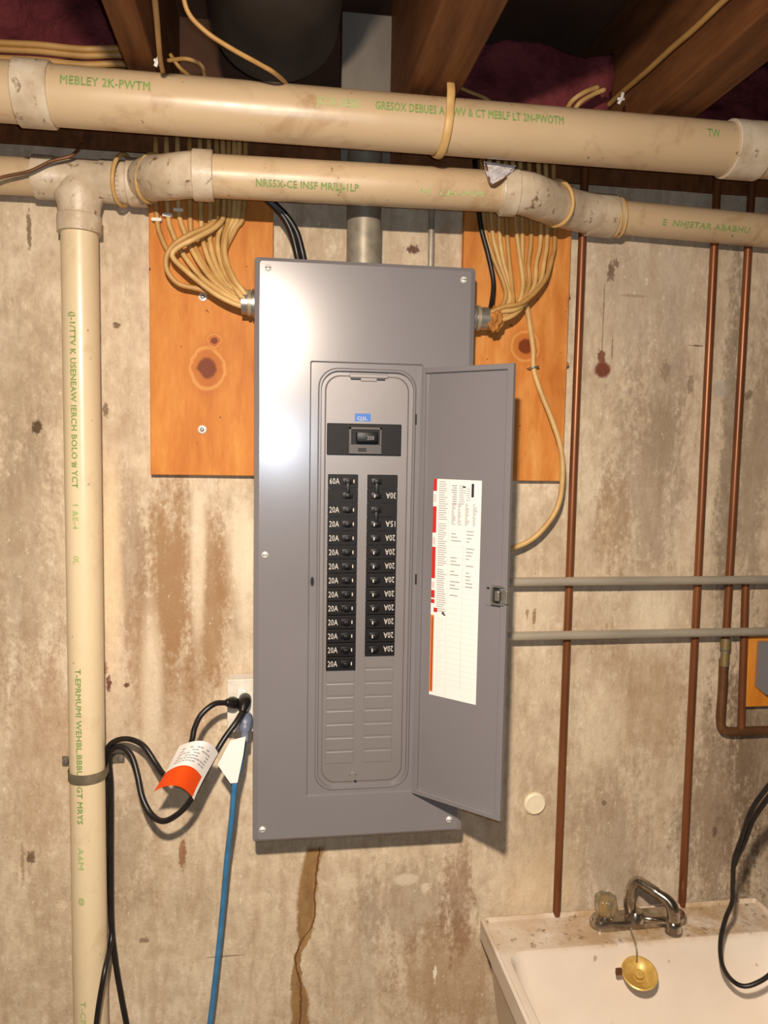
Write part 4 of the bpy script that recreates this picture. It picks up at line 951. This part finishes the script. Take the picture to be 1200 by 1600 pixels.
# faucet on the deck
DZ = SZ-.009
fz = DZ+.001
f0 = onz(922, 1447, fz); f1 = onz(1068, 1436, fz); fy_ = (f0.y+f1.y)/2; fy_ = min(max(fy_, deck+.024), yb-.032)
fc = Vector(((f0.x+f1.x)/2, fy_, fz))
fa = thing('faucet', fc, 'worn chrome faucet with a clear knob on the back deck of the white tub', 'faucet')
bm = bmesh.new()
base = rrect(f0.x, f1.x+.004, fy_-.022, fy_+.022, .021, 6); b2_ = rrect(f0.x+.005, f1.x-.001, fy_-.018, fy_+.018, .0175, 6)
rg = [[bm.verts.new((x, y, z)) for x, y in l] for l, z in ((base, fz), (base, fz+.008), (b2_, fz+.017))]; n = len(base)
for a, b in zip(rg, rg[1:]):
    for q in range(n): bm.faces.new((a[q], a[(q+1) % n], b[(q+1) % n], b[q]))
bm.faces.new(rg[-1]); bm.faces.new(rg[0][::-1]); obj('faucet_base', bm, M_chrome, fa, smooth=True)
kx = f0.x+.030
bm = bmesh.new(); lathe(bm, (kx, fy_, fz+.016), (0, 0, 1), [(0, .014), (.006, .012), (.010, .009)], 18); obj('valve_stem', bm, M_chrome, fa, smooth=True)
bm = bmesh.new(); 
prof = [(0, .013), (.004, .017), (.018, .0205), (.030, .0215), (.036, .020), (.038, .012)]
R_ = []
for h, r in prof: R_.append([bm.verts.new(Vector((kx+(r*(1+.07*math.cos(8*q)))*math.cos(q), fy_+(r*(1+.07*math.cos(8*q)))*math.sin(q), fz+.022+h))) for q in [2*math.pi*j/48 for j in range(48)]])
for a, b in zip(R_, R_[1:]):
    for q in range(48): bm.faces.new((a[q], a[(q+1) % 48], b[(q+1) % 48], b[q]))
bm.faces.new(R_[-1]); bm.faces.new(R_[0][::-1])
M_acr = mat('clear_acrylic', (226, 214, 180), .12); M_acr.node_tree.nodes['Principled BSDF'].inputs['Transmission Weight'].default_value = .85
obj('knob', bm, M_acr, fa, smooth='all')
bm = bmesh.new(); lathe(bm, (kx, fy_, fz+.024), (0, 0, 1), [(0, .006), (.026, .006), (.03, .008), (.032, .004)], 10); obj('knob_core', bm, M_brass, fa, smooth=True)
# spout: rises, then reaches out to the right and forward, ends in a fat nozzle
s0_ = U(986, 1430, CAM.y*-1+fy_); s0_.z = fz+.012; s0_.y = fy_
dd_ = -CAM.y+fy_
top = U(992, 1383, dd_); mid1 = U(1014, 1387, dd_-.02); tip0 = U(1044, 1408, dd_-.050); tip1 = U(1052, 1424, dd_-.058); tip2 = U(1052, 1448, dd_-.060)
bm = bmesh.new(); P = spline([s0_, U(984, 1408, dd_), U(987, 1386, dd_), U(996, 1377, dd_-.006), U(1010, 1384, dd_-.02), U(1028, 1396, dd_-.038), tip0, tip1, tip2], 7); n = len(P)-1
rad = []
for i in range(n+1):
    q = i/n; rad.append(.0115 if q < .15 else .0098 if q < .62 else .0085+.0035*min(1, (q-.62)/.2))
tube(bm, P, .009, 16, radii=rad); obj('spout', bm, M_chrome, fa, smooth='all')
bm = bmesh.new(); lathe(bm, tip2+Vector((0, 0, .012)), (0, 0, -1), [(0, .0125), (.004, .0155), (.018, .0155), (.018, .011)], 18); obj('aerator', bm, M_chrome, fa, smooth=True)
lv0 = Vector((s0_.x+.004, fy_-.008, fz+.016)); lv1 = U(1042, 1440, dd_-.03)
bm = bmesh.new(); tube(bm, [lv0, (lv0+lv1)/2+Vector((0, 0, .001)), lv1], .008, 12, radii=[.0095, .007, .0085]); obj('second_arm', bm, M_chrome, fa, smooth='all')
lv2 = U(1000, 1445, dd_-.014); 
bm = bmesh.new(); lathe(bm, Vector((s0_.x+.006, fy_-.006, fz+.012)), (0, 0, 1), [(0, .020), (.010, .018), (.018, .013)], 18); obj('spout_collar', bm, M_chrome, fa, smooth=True)
# stopper on its cord
st = thing('sink_strainer', onz(1000, 1535, SZ-.1), 'yellow brass strainer cup dangling in the tub below the faucet', 'strainer')
_r = (U(999, 1522, 2)-CAM)/2; _z0, _y0, _z1, _y1 = SZ-.02, deck-.008, SZ-.30, deck-.07
_k = (_y1-_y0)/(_z1-_z0)
# depth where the ray meets the back slope of the tub
dS = (_y0+_k*(CAM.z-_z0)-CAM.y)/(1-_k*_r.z) - .030
chainpts = [Vector((U(990, 1450, dd_-.03).x, fy_-.022, fz+.004)), Vector((U(991, 1455, 1).x*0+U(991, 1458, 1.315).x, fy_-.03, SZ-.002)), U(994, 1478, dS+.012), U(995, 1503, dS+.02)]
bm = bmesh.new(); tube(bm, spline(chainpts, 6), .0016, 8); obj('cord', bm, M_strap, st, smooth='all')
sc_c = U(999, 1522, dS); axis = (CAM-sc_c).normalized()+Vector((.12, 0, .05)); axis = Vector((-.12, -.40, .90)).normalized()
bm = bmesh.new(); lathe(bm, sc_c-axis*.010, axis, [(-.008, .008), (-.006, .014), (.004, .022), (.010, .031), (.014, .0325), (.0155, .030), (.012, .027), (.006, .019), (.002, .012), (-.002, .008)], 30, caps=True); obj('strainer_cup', bm, M_brass, st, smooth=True)
bm = bmesh.new(); lathe(bm, sc_c-axis*.004, axis, [(0, .008), (.006, .0085), (.0085, .006)], 16); obj('centre_post', bm, M_brass, st, smooth=True)
c = U(966, 1518, dS); bm = bxo(c-Vector((.005, .003, .006)), c+Vector((.007, .003, .006)), .0015); obj('ear', bm, M_oldcopper, st)
# black cord over the sink
t = thing('power_cord', U(1146, 1500, 1.2), 'black cord drooping over the right side of the white tub', 'cord', GC)
bm = bmesh.new(); tube(bm, spline([U(1290, 1130, 1.12), U(1235, 1190, 1.14), U(1195, 1235, 1.16), U(1172, 1270, 1.18), U(1158, 1312, 1.2), U(1147, 1345, 1.21), U(1145, 1385, 1.22), U(1144, 1410, 1.225), U(1134, 1435, 1.23), U(1126, 1470, 1.23), U(1128, 1505, 1.225), U(1142, 1530, 1.22), U(1163, 1541, 1.21), U(1190, 1532, 1.2), U(1215, 1512, 1.19), U(1260, 1470, 1.17)], 7), .0042, 10); obj('cord', bm, M_cordblk, t, smooth='all')
bm = bmesh.new(); tube(bm, spline([U(1292, 1142, 1.13), U(1240, 1200, 1.15), U(1199, 1248, 1.17), U(1176, 1282, 1.19), U(1162, 1318, 1.205), U(1152, 1338, 1.215), U(1147, 1352, 1.22)], 7), .0046, 10); obj('doubled_strand', bm, M_cordblk, t, smooth='all')
